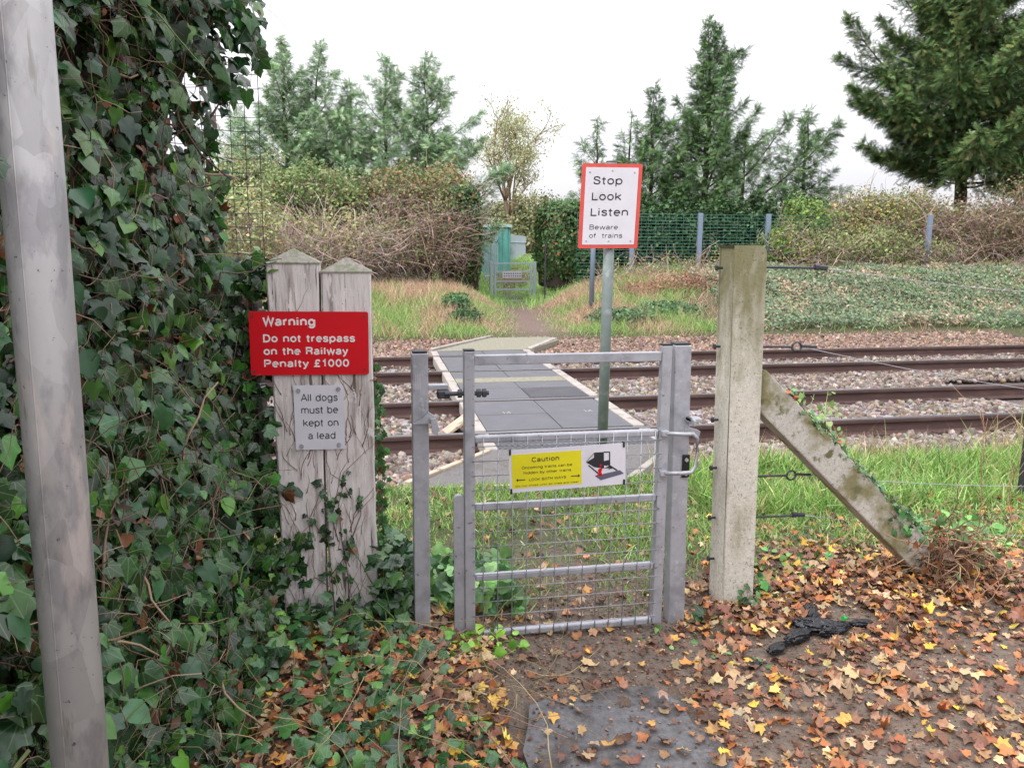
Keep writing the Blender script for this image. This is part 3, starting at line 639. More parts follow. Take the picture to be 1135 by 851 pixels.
HAZE_PAL = ['8aa67c', '9cb58a', '789670', 'abc09a', '86a080']  # lighter, greyer greens: distance haze put into the foliage colour
G1 = 'young conifers behind the far bank'
for (px, pt, Y, Rw, lab, kw) in [
    (312, 44, 29, 3.3, 'pale green conifer with a wispy top, farthest left beyond the mesh fence', dict(pal=HAZE_PAL, group=G1, dens=1.35)),
    (347, 48, 30, 3.6, 'pale green conifer second from the left above the bramble', dict(pal=HAZE_PAL, group=G1, dens=1.35, tiplean=.5)),
    (388, 92, 30.5, 3.0, 'pale low conifer between the two taller pairs above the bramble', dict(pal=HAZE_PAL, group=G1, dens=1.2)),
    (425, 64, 28.5, 3.3, 'pale green conifer third from the left with a narrow leaning tip', dict(pal=HAZE_PAL, group=G1, dens=1.35, tiplean=.25)),
    (472, 68, 28, 3.5, 'green conifer with upswept right branches left of the bare yellowish tree', dict(pal=HAZE_PAL, group=G1, dens=1.5, tiplean=-.1, asym=.12)),
    (262, 120, 33, 3.2, 'small conifer seen through the near wire mesh', dict(pal=HAZE_PAL, group=G1)),
    (662, 130, 27, 2.4, 'thin conifer behind the top of the stop sign, left of its group', dict(group=G1, dens=.8)),
    (700, 122, 28, 1.7, 'slim conifer just right of the stop sign top', dict(group=G1, dens=.8)),
    (726, 94, 27.5, 2.5, 'narrow bushy conifer right of the stop sign', dict(group=G1, dens=1.35)),
    (790, 28, 27, 4.1, 'tall airy conifer with long branches rising to the right', dict(group=G1, dens=1.5, asym=.3, tiplean=-.25, up=.75)),
    (828, 130, 30, 1.9, 'small faint conifer between the tall airy one and the right one', dict(group=G1, dens=.8, pal=HAZE_PAL)),
    (897, 122, 27, 2.4, 'open conifer with a bare lower stem left of the biggest tree', dict(group=G1, dens=1.0, bare=.2)),
]:
    conifer('conifer', label=lab, Rw=Rw, **tree_at(px, pt, Y), **kw)
BP = ['4f6b40', '61804c', '3f5a34', '76935a', '7f8452']
tb = at(1062, 235, 26)
conifer('conifer', (tb[0], 26, .6), 13, 5.6, 'biggest dark conifer with bare lower trunk and long drooping limbs at the right', dens=2.3, bare=.25, pal=BP, up=.30, fl=.44, asym=-.12, wave=1.0, shape=1.0)
tb = at(1190, 235, 27)
conifer('conifer', (tb[0], 27, .6), 12, 4.2, 'dark conifer cut by the right edge of the picture', dens=2.0, bare=.14, pal=BP, up=.30, fl=.44, wave=1.0)

# bare yellowish tree in the gap
def bare_tree(name, base, H, spread, label, nleaf, lsize, pal, tw=('8b7a5e', '7a6a58'), depth=4):
    base = np.array(base, float); t = empty(name, base, label, 'tree'); paths, rad, ends = [], [], []
    def grow(p, d, ln, r, lv):
        pts = [p.copy()]
        for s_ in range(5): p = p+d*ln/5; d = norm(d+rng.normal(0, .09, 3)+np.array([0, 0, .05])); pts.append(p.copy())
        paths.append(np.array(pts)); rad.append(np.linspace(r, r*.6, 6)); ends.extend(pts[2:]) if lv >= 2 else None
        if lv < depth:
            for _ in range(4 if lv else 7):
                s_ = rng.uniform(.35, 1); pp = pts[0]*(1-s_)+pts[-1]*s_ if lv else pts[min(5, int(1+s_*5))]
                grow(pp, norm(d+rng.normal(0, spread, 3)), ln*rng.uniform(.5, .72), r*.5, lv+1)
    grow(base, np.array([0, 0, 1.]), H*.5, .02*H, 0)
    link('trunk', tubes('trunk', paths, rad, 4, cols(len(paths), tw, None, .1)), twigM, t)
    E_ = np.array(ends); pos = E_[rng.integers(0, len(E_), nleaf)]+rnd(nleaf, lsize*1.6)
    link('crown', scatter('crown', SMALL, pos, basis(rnd(nleaf), rnd(nleaf)), rng.uniform(.5, 1.3, nleaf)*lsize, cols(nleaf, pal, None, .15)), folM, t)
tp = at(573, 160, 46)
bare_tree('deciduous_tree', (tp[0]-.2, 46, .8), 9.0, .62, 'thin yellowish half bare tree in the gap above the far gate', 7000, .13, ['b0b488', 'bfc298', '9fab7c', 'c6c2a0'])

# distant scrub line to close the horizon
for (x0, x1, Y, top, lab) in ((-30, 60, 60, 2.2, 'low distant scrub line beyond the far field'),):
    bl = [(x, Y+rng.uniform(-2, 2), .6, 2.2, 1.5, top*rng.uniform(.5, 1.0)) for x in np.arange(x0, x1, 2.4)]
    o = leafcloud('distant_scrub', bl, 26000, .3, ['76805e', '868b68', '9a9474', '6a7a58'], var=.15); tag(o, lab, 'scrub', None, 'stuff')

# ------------------------------------------------------------------ hedges, brambles, shrubs of the far side
def shrub(name, label, blobs, nleaf, size, pal, wts, ntw, twl, twpal, cat='shrub', tr=.012, up=.6, curl=.6, shell=.5, group=None, tm=SMALL):
    b = np.array(blobs, float); c0 = b[:, :3].mean(0); z0 = float(gz(c0[0], c0[1])); t = empty(name, (c0[0], c0[1], z0), label, cat, group)
    if nleaf: leafcloud('leaves', blobs, nleaf, size, pal, wts, parent=t, shell=shell, tm=tm)
    paths, rad, cc = [], [], []
    for bb in b:
        k = max(6, int(ntw/len(b))); c1 = bb[:3].copy(); p_, r_, c_2 = twigs(k, c1+np.array([0, 0, -bb[5]*.35]), bb[3:6]*np.array([.95, .95, .6]), up, twl, curl, tr, twpal)
        paths += p_; rad += r_; cc.append(c_2)
    link('stems', tubes('stems', paths, rad, 3, np.concatenate(cc)), twigM, t)
    return t
TP = ['8c7368', '9d857c', 'a8948c', '6f5a50', 'b09a8c']
# hedge blocks either side of the far gate (ivy over fence)
HG = ['425f3a', '527345', '64854f', '364f30', '7d6c4c', '8c5c42']
def hedgebox(label, x0, x1, y0, y1, z1, n, group=None, pal=HG, wts=(4, 5, 4, 3, 1, .7)):
    cx, cy = (x0+x1)/2, (y0+y1)/2; z0 = float(gz(cx, cy)); t = empty('ivy_hedge', (cx, cy, z0), label, 'hedge', group)
    # leaves over the faces of a rounded block
    u = rng.uniform(-1, 1, (n, 3)); f = rng.integers(0, 5, n); 
    for ax_ in range(3):
        m = (f//2 == ax_) if ax_ < 2 else (f == 4); u[m, ax_] = np.where(f[m] % 2 == 0, 1, -1) if ax_ < 2 else 1
    rr = np.linalg.norm(u, axis=1); u = u*(np.where(rr > 1.35, 1.35/rr, 1))[:, None]; u *= (1-.12*rng.random(n)**.5)[:, None]
    hz = (z1-z0)/2; wob = .10*hnoise(u[:, 0]*3+u[:, 1]*2, u[:, 2]*4, 1.0, int(x0*10) % 50)
    pos = np.stack([cx+u[:, 0]*((x1-x0)/2+wob), cy+u[:, 1]*((y1-y0)/2+wob), z0+hz+u[:, 2]*hz+wob*.5], -1)
    link('leaves', scatter('leaves', SMALL, pos, basis(norm(u+rnd(n, .5)), rnd(n)), rng.uniform(.07, .14, n), cols(n, pal, wts, .22)), folM, t)
    mb = MB(); mb.box(cx-(x1-x0)*.42, cx+(x1-x0)*.42, cy-(y1-y0)*.4, cy+(y1-y0)*.4, z0-.1, z1-.25, .1); mb.build('stems', coreM, t)  # solid backing block, interior shade in its colour; no single stems modelled
    return t
a0 = at(505, 300, 21.5)[0]; a1 = at(531, 300, 21.5)[0]; zt = at(520, 205, 21.5)[2]
hedgebox('narrow ivy covered hedge block left of the far gate', a0-.3, a1+.05, 21.0, 23.5, zt, 11000)
b0 = at(609, 300, 21.5)[0]; b1 = at(655, 300, 21.5)[0]; zt = at(625, 222, 21.5)[2]
hedgebox('dense ivy covered hedge block right of the far gate', b0, b1+.4, 21.0, 24, zt, 15000)
# bramble thicket on the left
def bl(px, py, Y, rx, rz, ry=.9):
    p = at(px, py, Y); return (p[0], Y, p[2], rx, ry, rz)
shrub('bramble_thicket', 'leafless pinkish bramble thicket left of the ivy hedge block', [bl(430, 275, 20.5, 1.5, .9), bl(480, 262, 20.8, 1.0, 1.1), bl(465, 235, 21.5, 1.3, .9), bl(492, 250, 21, .6, 1.2)],
      5200, .08, ['7f8a58', '9a8068', '5d7246', 'a8786c', '9a9660'], (4, 2, 3, 1.0, 1), 1500, 1.3, TP, tr=.009, curl=.9)
shrub('bramble_thicket', 'pale arching bare brambles with few leaves behind the wooden posts', [bl(330, 270, 19.5, 1.6, .75), bl(385, 268, 20, 1.3, .9), bl(300, 285, 19, 1.3, .5)],
      4500, .08, ['98a066', '7f8f58', 'a89c70', '9a8468'], None, 1300, 1.4, ['b39e96', 'c0aea6', 'a68e84', 'ccbeb4'], tr=.009, curl=.7)
shrub('shrub', 'yellowish green rounded shrub with small leaves above the brambles', [bl(345, 215, 22, 1.3, .9), bl(385, 225, 22.3, 1.0, .7), bl(310, 225, 22, .8, .8)],
      11000, .085, ['8fa066', '7a9258', 'a3a874', '688452', 'a8906c'], (4, 4, 2, 3, .6), 420, 1.2, TP)
shrub('shrub', 'rusty brown leaved shrub left of the far hedge block', [bl(440, 215, 22.5, 1.2, .8), bl(490, 215, 22.2, 1.0, .9), bl(510, 228, 22.4, .45, .9)],
      7500, .09, ['9a8060', 'a88c68', '7f8c54', 'a87858', '6c7f4a'], (2, 2, 4, .8, 3), 520, 1.3, TP)
shrub('shrub', 'dark green undergrowth behind the brambles and under the conifers', [bl(x_, 245, 24.5, 1.8, 1.5, .8) for x_ in (262, 316, 370, 424, 474)],
      18000, .13, ['344c2c', '42603a', '2c4228', '5a6a40'], None, 60, 1.2, TP)
shrub('shrub', 'pale green bush seen through the near wire mesh', [bl(255, 255, 18, 1.2, 1.1), bl(270, 215, 24, 1.5, 1.3)], 9000, .085, ['9cab74', 'acb584', '7f9462', 'ac9e70'], None, 300, 1.0, TP)
# right side
shrub('shrub', 'dark green bush mass behind the green mesh fence', [bl(x_, 262, 24.5, 1.5, 1.25, .8) for x_ in (690, 730, 775, 820, 860, 890)], 26000, .12, ['33502e', '42613a', '2b4328', '567446'], None, 80, 1.2, TP)
shrub('bramble', 'bare grey brambles tangled in front of the green fence left of the concrete post', [bl(700, 300, 19.2, .9, .35), bl(750, 300, 19.2, .8, .45), bl(790, 295, 19.3, .5, .6), bl(880, 265, 19.4, .5, .8)],
      1200, .07, ['8a944e', '9a8a60'], None, 420, .9, ['a08a82', 'b09c94', '8f766c'], tr=.010, curl=.9)
shrub('shrub', 'yellow green shrub rising behind the concrete post', [bl(865, 272, 20.2, .6, .5), bl(890, 250, 21.5, .7, .9)], 5000, .09, ['8aa04c', '6f9044', '4c6a38'], None, 50, .8, TP)
shrub('shrub', 'autumn coloured hedge of yellow and rust leaves below the biggest conifer', [bl(925, 258, 21.5, 1.2, .95), bl(985, 254, 21.2, 1.3, 1.0), bl(960, 232, 22, 1.0, .6), bl(1010, 236, 22, .9, .8)],
      12500, .08, ['a29a62', '869458', 'a47c58', '6f8650', 'b0a060', '94705a'], (3, 4, 1.2, 4, 1.2, 1.3), 700, 1.3, TP)
shrub('shrub', 'twiggy brown hedge with reddish leaves at the right edge', [bl(1040, 255, 21, 1.2, .95), bl(1095, 252, 20.8, 1.4, 1.05), bl(1150, 240, 21, 1.4, 1.4)],
      8500, .08, ['8a7c5c', '946f5a', '7a8654', 'a0946c', '6a784c'], None, 1300, 1.5, TP, tr=.010)
shrub('shrub', 'dark undergrowth behind the autumn hedge under the biggest conifer', [bl(x_, 262, 24, 1.6, .95, .8) for x_ in (915, 965, 1015, 1065, 1115, 1160)], 17000, .12, ['4c6040', '5f6f48', '3f5236', '7a6a48'], None, 60, 1.2, TP)
shrub('shrub', 'bright green leafy brambles at the foot of the autumn hedge', [bl(920, 275, 19.8, .9, .5), bl(975, 272, 19.8, 1.0, .55), bl(1030, 278, 19.9, .8, .35)], 4200, .08, ['86925a', '728850', '98986a'], None, 420, .8, TP)
shrub('bramble', 'low pinkish bare brambles along the top of the ivy bank', [bl(x_, 295, 19.2, 1.0, .25, .5) for x_ in (900, 960, 1020, 1080, 1130)], 800, .07, ['8a944e'], None, 420, .8, ['a08a82', 'b09c94', '8f766c'], tr=.010, curl=.9)
# tufts on the bank
shrub('weed_clump', 'dark green leafy weed clump on the left bank beside the path', [bl(515, 352, 15.5, .35, .2, .3), bl(505, 335, 16.5, .3, .18, .3)], 2200, .07, ['4c7048', '5c8254'], None, 12, .3, TP, cat='weeds')
shrub('weed_clump', 'dark green ivy clump at the foot of the far sign post', [bl(690, 352, 15.2, .7, .2, .4), bl(740, 345, 15.8, .7, .22, .4)], 4200, .07, ['4c6a48', '5c7a54', '6d8a60'], None, 12, .3, TP, cat='weeds')
shrub('weed_clump', 'reddish dead weeds on the bank left of the concrete post', [bl(765, 315, 17.5, 1.0, .28, .5), bl(720, 320, 17.5, .7, .2, .5)], 1500, .06, ['a8806a', '9a7060'], None, 420, .5, ['a8806e', 'b08e7c', '94705f'], cat='weeds', tr=.007)

# green mesh fence
t = empty('mesh_fence', (8, 20.4, .8), 'green wire mesh fence on the far bank behind the stop sign', 'fence')
fx0, fx1 = at(640, 250, 20.4)[0], at(930, 250, 20.4)[0]; fz1 = at(800, 238, 20.4)[2]
paths = [np.array([(fx0, 20.4, z), (fx1, 20.4, z)]) for z in np.arange(.6, fz1, .088)]; rr = [.005]*len(paths)
paths += [np.array([(x, 20.41, .5), (x, 20.41, fz1)]) for x in np.arange(fx0, fx1, .2)]; rr += [.003]*(len(paths)-len(rr))
link('wire_mesh', tubes('wire_mesh', paths, rr, 3), fenceM, t)
for px in (775, 700, 850): 
    xx = at(px, 250, 20.4)[0]; MB().box(xx-.06, xx+.06, 20.28, 20.38, .4, fz1+.03, .01).build('fence_upright', postM, t)
xx = at(1030, 255, 19.6)[0]
tag(MB().box(xx-.06, xx+.06, 19.55, 19.65, .6, at(1030, 238, 19.6)[2], .01).build('fence_post', postM), 'lone grey steel fence post standing in the right hedge', 'post')
# grey frame of a small gate panel beside right hedge (a thin post)
xx = at(604, 300, 20.9)[0]
tag(MB().box(xx-.018, xx+.018, 20.85, 20.9, 0, at(604, 268, 20.9)[2], .005).build('fence_post', darkM), 'thin dark post on the left face of the right ivy hedge block', 'post')

# far gate
gy_ = 22.85; gA, gB = at(549, 330, gy_)[0], at(588, 330, gy_)[0]; gtop = at(570, 291, gy_)[2]; gbt = float(gz((gA+gB)/2, gy_))+.02
for xx, lab in ((gA-.12, 'left galvanised post of the far gate'), (gB+.12, 'right galvanised post of the far gate')):
    tag(MB().box(xx-.045, xx+.045, gy_-.045, gy_+.045, -.1, gtop+.03, .006).build('gate_post', farpostM), lab, 'post')
fg = empty('metal_gate', (gA, gy_, gbt), 'small far galvanised gate at the end of the crossing path', 'gate')
mb = MB(); 
for xx in (gA, gB): mb.box(xx-.028, xx+.028, gy_-.02, gy_+.02, gbt, gtop, .003)
for k in (0, .3, .52, .78, 1): z_ = gbt+.03+(gtop-gbt-.06)*k; mb.box(gA+.028, gB-.028, gy_-.018, gy_+.018, z_-.02, z_+.02, .003)
mb.build('gate_frame', farpostM, fg)
paths = [np.array([(x, gy_, gbt), (x, gy_, gbt+(gtop-gbt)*.78)]) for x in np.arange(gA, gB, .06)]+[np.array([(gA, gy_, z), (gB, gy_, z)]) for z in np.arange(gbt, gbt+(gtop-gbt)*.78, .06)]
link('wire_mesh', tubes('wire_mesh', paths, [.002]*len(paths), 3), galvM, fg)
p0, p1 = at(557, 301, gy_-.04), at(578, 308, gy_-.04)
fs_ = empty('gate_sign', (p0[0], gy_-.04, p1[2]), 'small white notice on the far gate', 'sign')
MB().box(p0[0], p1[0], gy_-.05, gy_-.04, p1[2], p0[2]).build('sign_plate', whiteM, fs_)
mb = MB(); hgt = p0[2]-p1[2]; wd_ = p1[0]-p0[0]
for r_ in range(2):
    for c2 in range(8): mb.box(p0[0]+.04+c2*wd_/8.6, p0[0]+.04+c2*wd_/8.6+wd_*.07, gy_-.052, gy_-.0502, p1[2]+hgt*(.2+.4*r_), p1[2]+hgt*(.38+.4*r_))
mb.build('lettering', greyinkM, fs_)

# teal container with palisade in front
c0 = at(534, 290, 33); c1 = at(566, 290, 33); tz = at(550, 252, 33)[2]
tcn_ = empty('shipping_container', ((c0[0]+c1[0])/2, 35, 0), 'teal green steel container with a pale roof edge beyond the far gate', 'container')
mb = MB(); k = 0; xx = c0[0]
pts_ = []
while xx < c1[0]: pts_ += [(xx, 33.0), (xx+.08, 33.0), (xx+.12, 33.05), (xx+.2, 33.05)]; xx += .26
vb = [mb.bm.verts.new((p[0], p[1], 0)) for p in pts_]; vt_ = [mb.bm.verts.new((p[0], p[1], tz)) for p in pts_]
for i4 in range(len(pts_)-1): mb.bm.faces.new((vb[i4], vb[i4+1], vt_[i4+1], vt_[i4]))
mb.box(c0[0], c1[0], 33.06, 38, 0, tz)
mb.build('container_wall', tealM, tcn_); MB().box(c0[0]-.05, c1[0]+.05, 32.96, 38.05, tz, tz+.12).build('roof_edge', M_('pale_trim', 'B9D4CC', rough=.6), tcn_)
pf = empty('palisade_fence', (5.2, 31, 0), 'grey blue steel palisade fence beside the path beyond the far gate', 'fence')
pa, pb = at(537, 292, 30), at(582, 290, 42); mb = MB(); n = 34; zt = at(560, 257, 31)[2]
for k in range(n):
    t_ = k/(n-1); xx = pa[0]+(pb[0]-pa[0])*t_; yy = 30+12*t_; mb.box(xx-.02, xx+.02, yy-.01, yy+.01, .05, zt, 0)
mb.build('pale', farpostM, pf)
mb = MB()
for z_ in (.5, zt-.35): mb.bar((pa[0], 30.04, z_), (pb[0], 42.04, z_), .025, 6)
mb.build('fence_rail', farpostM, pf)
shrub('shrub', 'tan dry grass clump against the palisade beyond the far gate', [(at(572, 285, 29)[0], 29, .5, .5, 1, .5)], 300, .07, ['a89a70'], None, 260, .8, ['b8a48c', 'a89078'], tr=.008)
shrub('shrub', 'hazy brown green bushes beyond the container', [bl(600, 255, 44, 2.0, 1.6), bl(560, 243, 50, 2.5, 1.2), bl(590, 240, 48, 2.5, 1.4)], 9000, .2, ['8a8f62', '9a9570', '74805a'], None, 60, 2, TP)

# ------------------------------------------------------------------ stop look listen sign
def signpost(name, base, top, r, label):
    t = empty(name, base, label, 'sign'); 
    MB().bar(base, top, r, 20).bar((top[0], top[1], top[2]), (top[0], top[1], top[2]+.008), r*1.04, 20).build('post', M_('dull_green_grey_pole', '74807E', rough=.6, metal=.2, noise=(9, .15), wear=[(14, .55, .65, '8a938f'), (50, .65, .7, '5a5a50')]), t, smooth=True); return t
pb = at(666, 535, 5.05); pt_ = at(678, 180, 5.05)
ss = signpost('warning_sign', (pb[0], 5.05, -.05), tuple(pt_), .036, 'white and red bordered stop look listen sign on a grey pole beyond the gate')
TL, TR, BL = at(645.5, 181, 5.0), at(712.5, 182, 5.0), at(640.5, 275.5, 5.0)
xd = (TR-TL); Wd = np.linalg.norm(xd); xd = xd/Wd; zd = (TL-BL); Hg = np.linalg.norm(zd); zd = zd/Hg; nrm = np.cross(xd, zd); nrm = nrm/np.linalg.norm(nrm)
if nrm[1] > 0: nrm = -nrm
def plate(mb, org, u0, u1, v0, v1, d0, d1, rnd_=0.0):
    pts = []
    if rnd_:
        for cx_, cy_, a0_ in ((u1-rnd_, v1-rnd_, 0), (u0+rnd_, v1-rnd_, 90), (u0+rnd_, v0+rnd_, 180), (u1-rnd_, v0+rnd_, 270)):
            for a_ in range(0, 91, 30): pts.append((cx_+rnd_*math.cos(math.radians(a0_+a_)), cy_+rnd_*math.sin(math.radians(a0_+a_))))
    else: pts = [(u0, v0), (u1, v0), (u1, v1), (u0, v1)]
    A = [mb.bm.verts.new(org+xd_*u+zd_*v+nr_*d0) for u, v in pts]; B_ = [mb.bm.verts.new(org+xd_*u+zd_*v+nr_*d1) for u, v in pts]
    mb.bm.faces.new(A); mb.bm.faces.new(B_); n = len(pts)
    for k in range(n): mb.bm.faces.new((A[k], A[(k+1) % n], B_[(k+1) % n], B_[k]))
xd_, zd_, nr_ = xd, zd, nrm
mb = MB(); plate(mb, BL, 0, Wd, 0, Hg, -.004, 0, .012); mb.build('sign_border', orgM, ss)
mb = MB(); plate(mb, BL, .045*Wd+.008, Wd*.955-.008, .045*Hg, Hg*.955, 0.0002, .0022, .004); mb.build('sign_face', whiteM, ss)
mb = MB(); fo = BL+nrm*.0022
def sl_(y): return y*Hg
text_into(mb, [('Stop', .19*Wd, sl_(.755), .49*Wd, .098*Hg, .074), ('Look', .18*Wd, sl_(.57), .50*Wd, .098*Hg, .074), ('Listen', .175*Wd, sl_(.385), .63*Wd, .098*Hg, .074),
               ('Beware', .17*Wd, sl_(.225), .48*Wd, .058*Hg, .060), ('of  trains', .17*Wd, sl_(.125), .56*Wd, .058*Hg, .060)], fo, xd, zd, nrm)
mb.build('lettering', inkM, ss)
mb = MB()
for u, v in ((.13, .9), (.5, .92), (.87, .9), (.13, .09), (.5, .09), (.87, .09)): p = BL+xd*u*Wd+zd*v*Hg; mb.bar(p, p+nrm*.006, .005, 8)
mb.build('rivet', galvM, ss)
pc = BL+xd*.5*Wd
for v in (.2, .8):
    p = pc+zd*v*Hg-nrm*.012; MB().box(p[0]-.06, p[0]+.06, p[1]-.005, p[1]+.007, p[2]-.014, p[2]+.014, .002).build('clamp', galvM, ss)
# far side sign, seen from behind (mostly hidden)
q = at(655, 352, 16.5); qz = float(gz(q[0], 16.5))
fs2 = empty('warning_sign', (q[0], 16.5, qz), 'grey sign post on the far bank whose sign is hidden behind the stop sign', 'sign')
MB().bar((q[0], 16.5, qz-.1), (q[0]+.03, 16.5, 3.0), .055, 12).build('post', postM, fs2, smooth=True)
MB().box(q[0]-.26, q[0]+.26, 16.42, 16.44, 2.35, 3.05, .004).build('sign_back', galvM, fs2)

# ------------------------------------------------------------------ wooden posts with signs
WY = 3.15
def wpost(xl0, xr0, ytop, yl, yr, lab, dz):
    # xl0.. pixel edges at top; slight lean kept
    a = at(xl0, ytop, WY)[0]; b = at(xr0, ytop, WY)[0]; ztop = at((xl0+xr0)/2, ytop, WY)[2]; a2 = at(yl, 690, WY)[0]; b2 = at(yr, 690, WY)[0]
    t = empty('wooden_post', ((a2+b2)/2, WY+.08, 0), lab, 'post')
    mb = MB(); bm = mb.bm; D = .15; n = 14; rings = []
    for k in range(n+1):
        f = k/n; z = -.1+f*(ztop+.1); x0 = a2+(a-a2)*f+rng.normal(0, .0012); x1 = b2+(b-b2)*f+rng.normal(0, .0012); c = .006
        rings.append([bm.verts.new(p) for p in ((x0+c, WY, z), (x1-c, WY, z), (x1, WY+c, z), (x1, WY+D-c, z), (x1-c, WY+D, z), (x0+c, WY+D, z), (x0, WY+D-c, z), (x0, WY+c, z))])
    for k in range(n):
        for j_ in range(8): bm.faces.new((rings[k][j_], rings[k][(j_+1) % 8], rings[k+1][(j_+1) % 8], rings[k+1][j_]))
    bm.faces.new(rings[0]); 
    mb.build('post_shaft', woodM, t)
    mb = MB(); bm = mb.bm; zt_ = ztop; pk = [bm.verts.new(p) for p in ((a-.003, WY-.003, zt_), (b+.003, WY-.003, zt_), (b+.003, WY+D+.003, zt_), (a-.003, WY+D+.003, zt_))]
    ap = bm.verts.new(((a+b)/2+dz, WY+D/2, zt_+.055))
    ed = [bm.verts.new((v.co.x, v.co.y, zt_-.006)) for v in pk]
    for k in range(4): bm.faces.new((pk[k], pk[(k+1) % 4], ap)); bm.faces.new((pk[k], ed[k], ed[(k+1) % 4], pk[(k+1) % 4]))
    bm.faces.new(ed); mb.build('post_cap', woodcapM, t)
    # dead ivy stems printed on the face
    ps, rs = [], []
    for k in range(60):
        x = rng.uniform(a2+.02, b2-.02); z = rng.uniform(.0, ztop-.25); pts = [(x, WY-.002, z)]; dx = rng.normal(0, .5)
        for s_ in range(rng.integers(3, 7)): 
            x += dx*.02; z += .028; dx += rng.normal(0, .35); x = min(max(x, min(a, a2)+.01), max(b, b2)-.01); pts.append((x, WY-.002, z))
        ps.append(np.array(pts)); rs.append(np.linspace(.0015, .0006, len(pts))*rng.uniform(.6, 1.4))
    link('dead_ivy_stems', tubes('dead_ivy_stems', ps, rs, 4, cols(len(ps), ['8a7466', '7a6252', '9a8678'])), twigM, t)
wpost(294, 353, 291, 317, 362, 'left weathered timber post with a pointed cap, touching the ivy hedge', 0)
wpost(355, 411.5, 301, 366, 419, 'right weathered timber post with a pointed cap beside the gate', .0)
def flat_sign(name, TL, TR, BL, label, mat, th=.003, rnd_=.008):
    global xd_, zd_, nr_
    x_ = TR-TL; W_ = np.linalg.norm(x_); x_ = x_/W_; z_ = TL-BL; H_ = np.linalg.norm(z_); z_ = z_/H_; n_ = norm(np.cross(x_, z_)); n_ = -n_ if n_[1] > 0 else n_
    xd_, zd_, nr_ = x_, z_, n_; t = empty(name, tuple(BL), label, 'sign'); mb = MB(); plate(mb, BL, 0, W_, 0, H_, 0, th, rnd_); mb.build('sign_plate', mat, t)
    return t, x_, z_, n_, W_, H_
SY = 3.143
t, x_, z_, n_, W_, H_ = flat_sign('warning_sign', at(275.5, 345, SY), at(408, 345.5, SY), at(278.5, 416, SY), 'red warning sign with white lettering fixed across the two wooden posts', redM)
mb = MB(); B0 = at(278.5, 416, SY)+n_*.003
text_into(mb, [('Warning', .11*W_, .775*H_, .44*W_, .145*H_, .100), ('Do not trespass', .11*W_, .52*H_, .775*W_, .125*H_, .094), ('on the Railway', .11*W_, .32*H_, .715*W_, .125*H_, .094), ('Penalty £1000', .11*W_, .125*H_, .72*W_, .125*H_, .094)], B0, x_, z_, n_)
mb.build('lettering', wtxtM, t)
mb = MB()
for u, v in ((.965, .93), (.965, .09), (.03, .93), (.03, .06)): p = B0+x_*u*W_+z_*v*H_; mb.bar(p, p+n_*.003, .0045, 10)
mb.build('screw', darkM, t)
t, x_, z_, n_, W_, H_ = flat_sign('notice', at(325, 427, SY), at(380.5, 426.5, SY), at(328, 498.5, SY), 'white notice about dogs on a lead, below the red sign', whiteM, .002, .003)
mb = MB(); B0 = at(328, 498.5, SY)+n_*.002
text_into(mb, [('All dogs', .14*W_, .755*H_, .74*W_, .115*H_, .058), ('must be', .14*W_, .565*H_, .74*W_, .115*H_, .058), ('kept on', .17*W_, .365*H_, .71*W_, .115*H_, .058), ('a lead', .26*W_, .165*H_, .55*W_, .115*H_, .058)], B0, x_, z_, n_)
mb.build('lettering', inkM, t)
mb = MB()
for u, v in ((.10, .92), (.90, .94), (.12, .06), (.88, .07)): p = B0+x_*u*W_+z_*v*H_; mb.bar(p, p+n_*.005, .009, 12)
mb.build('screw', galvM, t)

# ------------------------------------------------------------------ gate posts and gate
PYc = 2.985
def sq_post(name, xl, xr, ytop, xbl, xbr, label, w_=.07):
    a = at(xl, ytop, PYc-.035)[0]; b = at(xr, ytop, PYc-.035)[0]; z1 = at(xl, ytop, PYc-.035)[2]; a2, b2 = at(xbl, 690, PYc-.035)[0], at(xbr, 690, PYc-.035)[0]
    t = empty(name, ((a2+b2)/2, PYc, 0), label, 'gate post'); sh = Matrix.Identity(4); sh[0][2] = ((a+b)-(a2+b2))/2/z1; cx_ = (a2+b2)/2; hw = (b-a)/2
    mb = MB(); mb.box(-hw, hw, PYc-.035, PYc+.035, -.15, z1, .004, Matrix.Translation((cx_, 0, 0)) @ sh); mb.build('post_tube', galvM, t)
    cxt = (a+b)/2; MB().box(cxt-hw+.003, cxt+hw-.003, PYc-.032, PYc+.032, z1, z1+.009, .003).build('cap', blackM, t)
    return t, cx_, hw, z1
hp, hx, hw_, hz_ = sq_post('gate_post', 456, 474.5, 392, 459.5, 477.5, 'square galvanised hinge post left of the gate, beside the wooden posts')
lp, lx, lw_, lz_ = sq_post('gate_post', 748.5, 767, 383, 741, 758.5, 'square galvanised latch post right of the gate')
GY = 2.94
gl, gr_ = at(514, 500, GY)[0], at(739, 500, GY)[0]; g0 = at(520, 707, GY)[2]; g1 = at(519, 392, GY)[2]
gt = empty('metal_gate', (gl, GY, g0), 'galvanised steel pedestrian gate with wire mesh lower part, closed in the foreground', 'gate')
mb = MB(); mb.box(gl, gl+.042, GY-.02, GY+.02, g0, g1+.012, .004); mb.build('stile', galvM, gt)
MB().box(gr_-.042, gr_, GY-.02, GY+.02, g0+.005, g1+.02, .004).build('stile', galvM, gt)
MB().box(gl, gl+.042, GY-.02, GY+.02, g1+.012, g1+.018).build('cap', blackM, gt); MB().box(gr_-.042, gr_, GY-.02, GY+.02, g1+.02, g1+.026).build('cap', blackM, gt)
bz = [at(520, y_, GY)[2] for y_ in (399, 487, 562, 640, 703)]
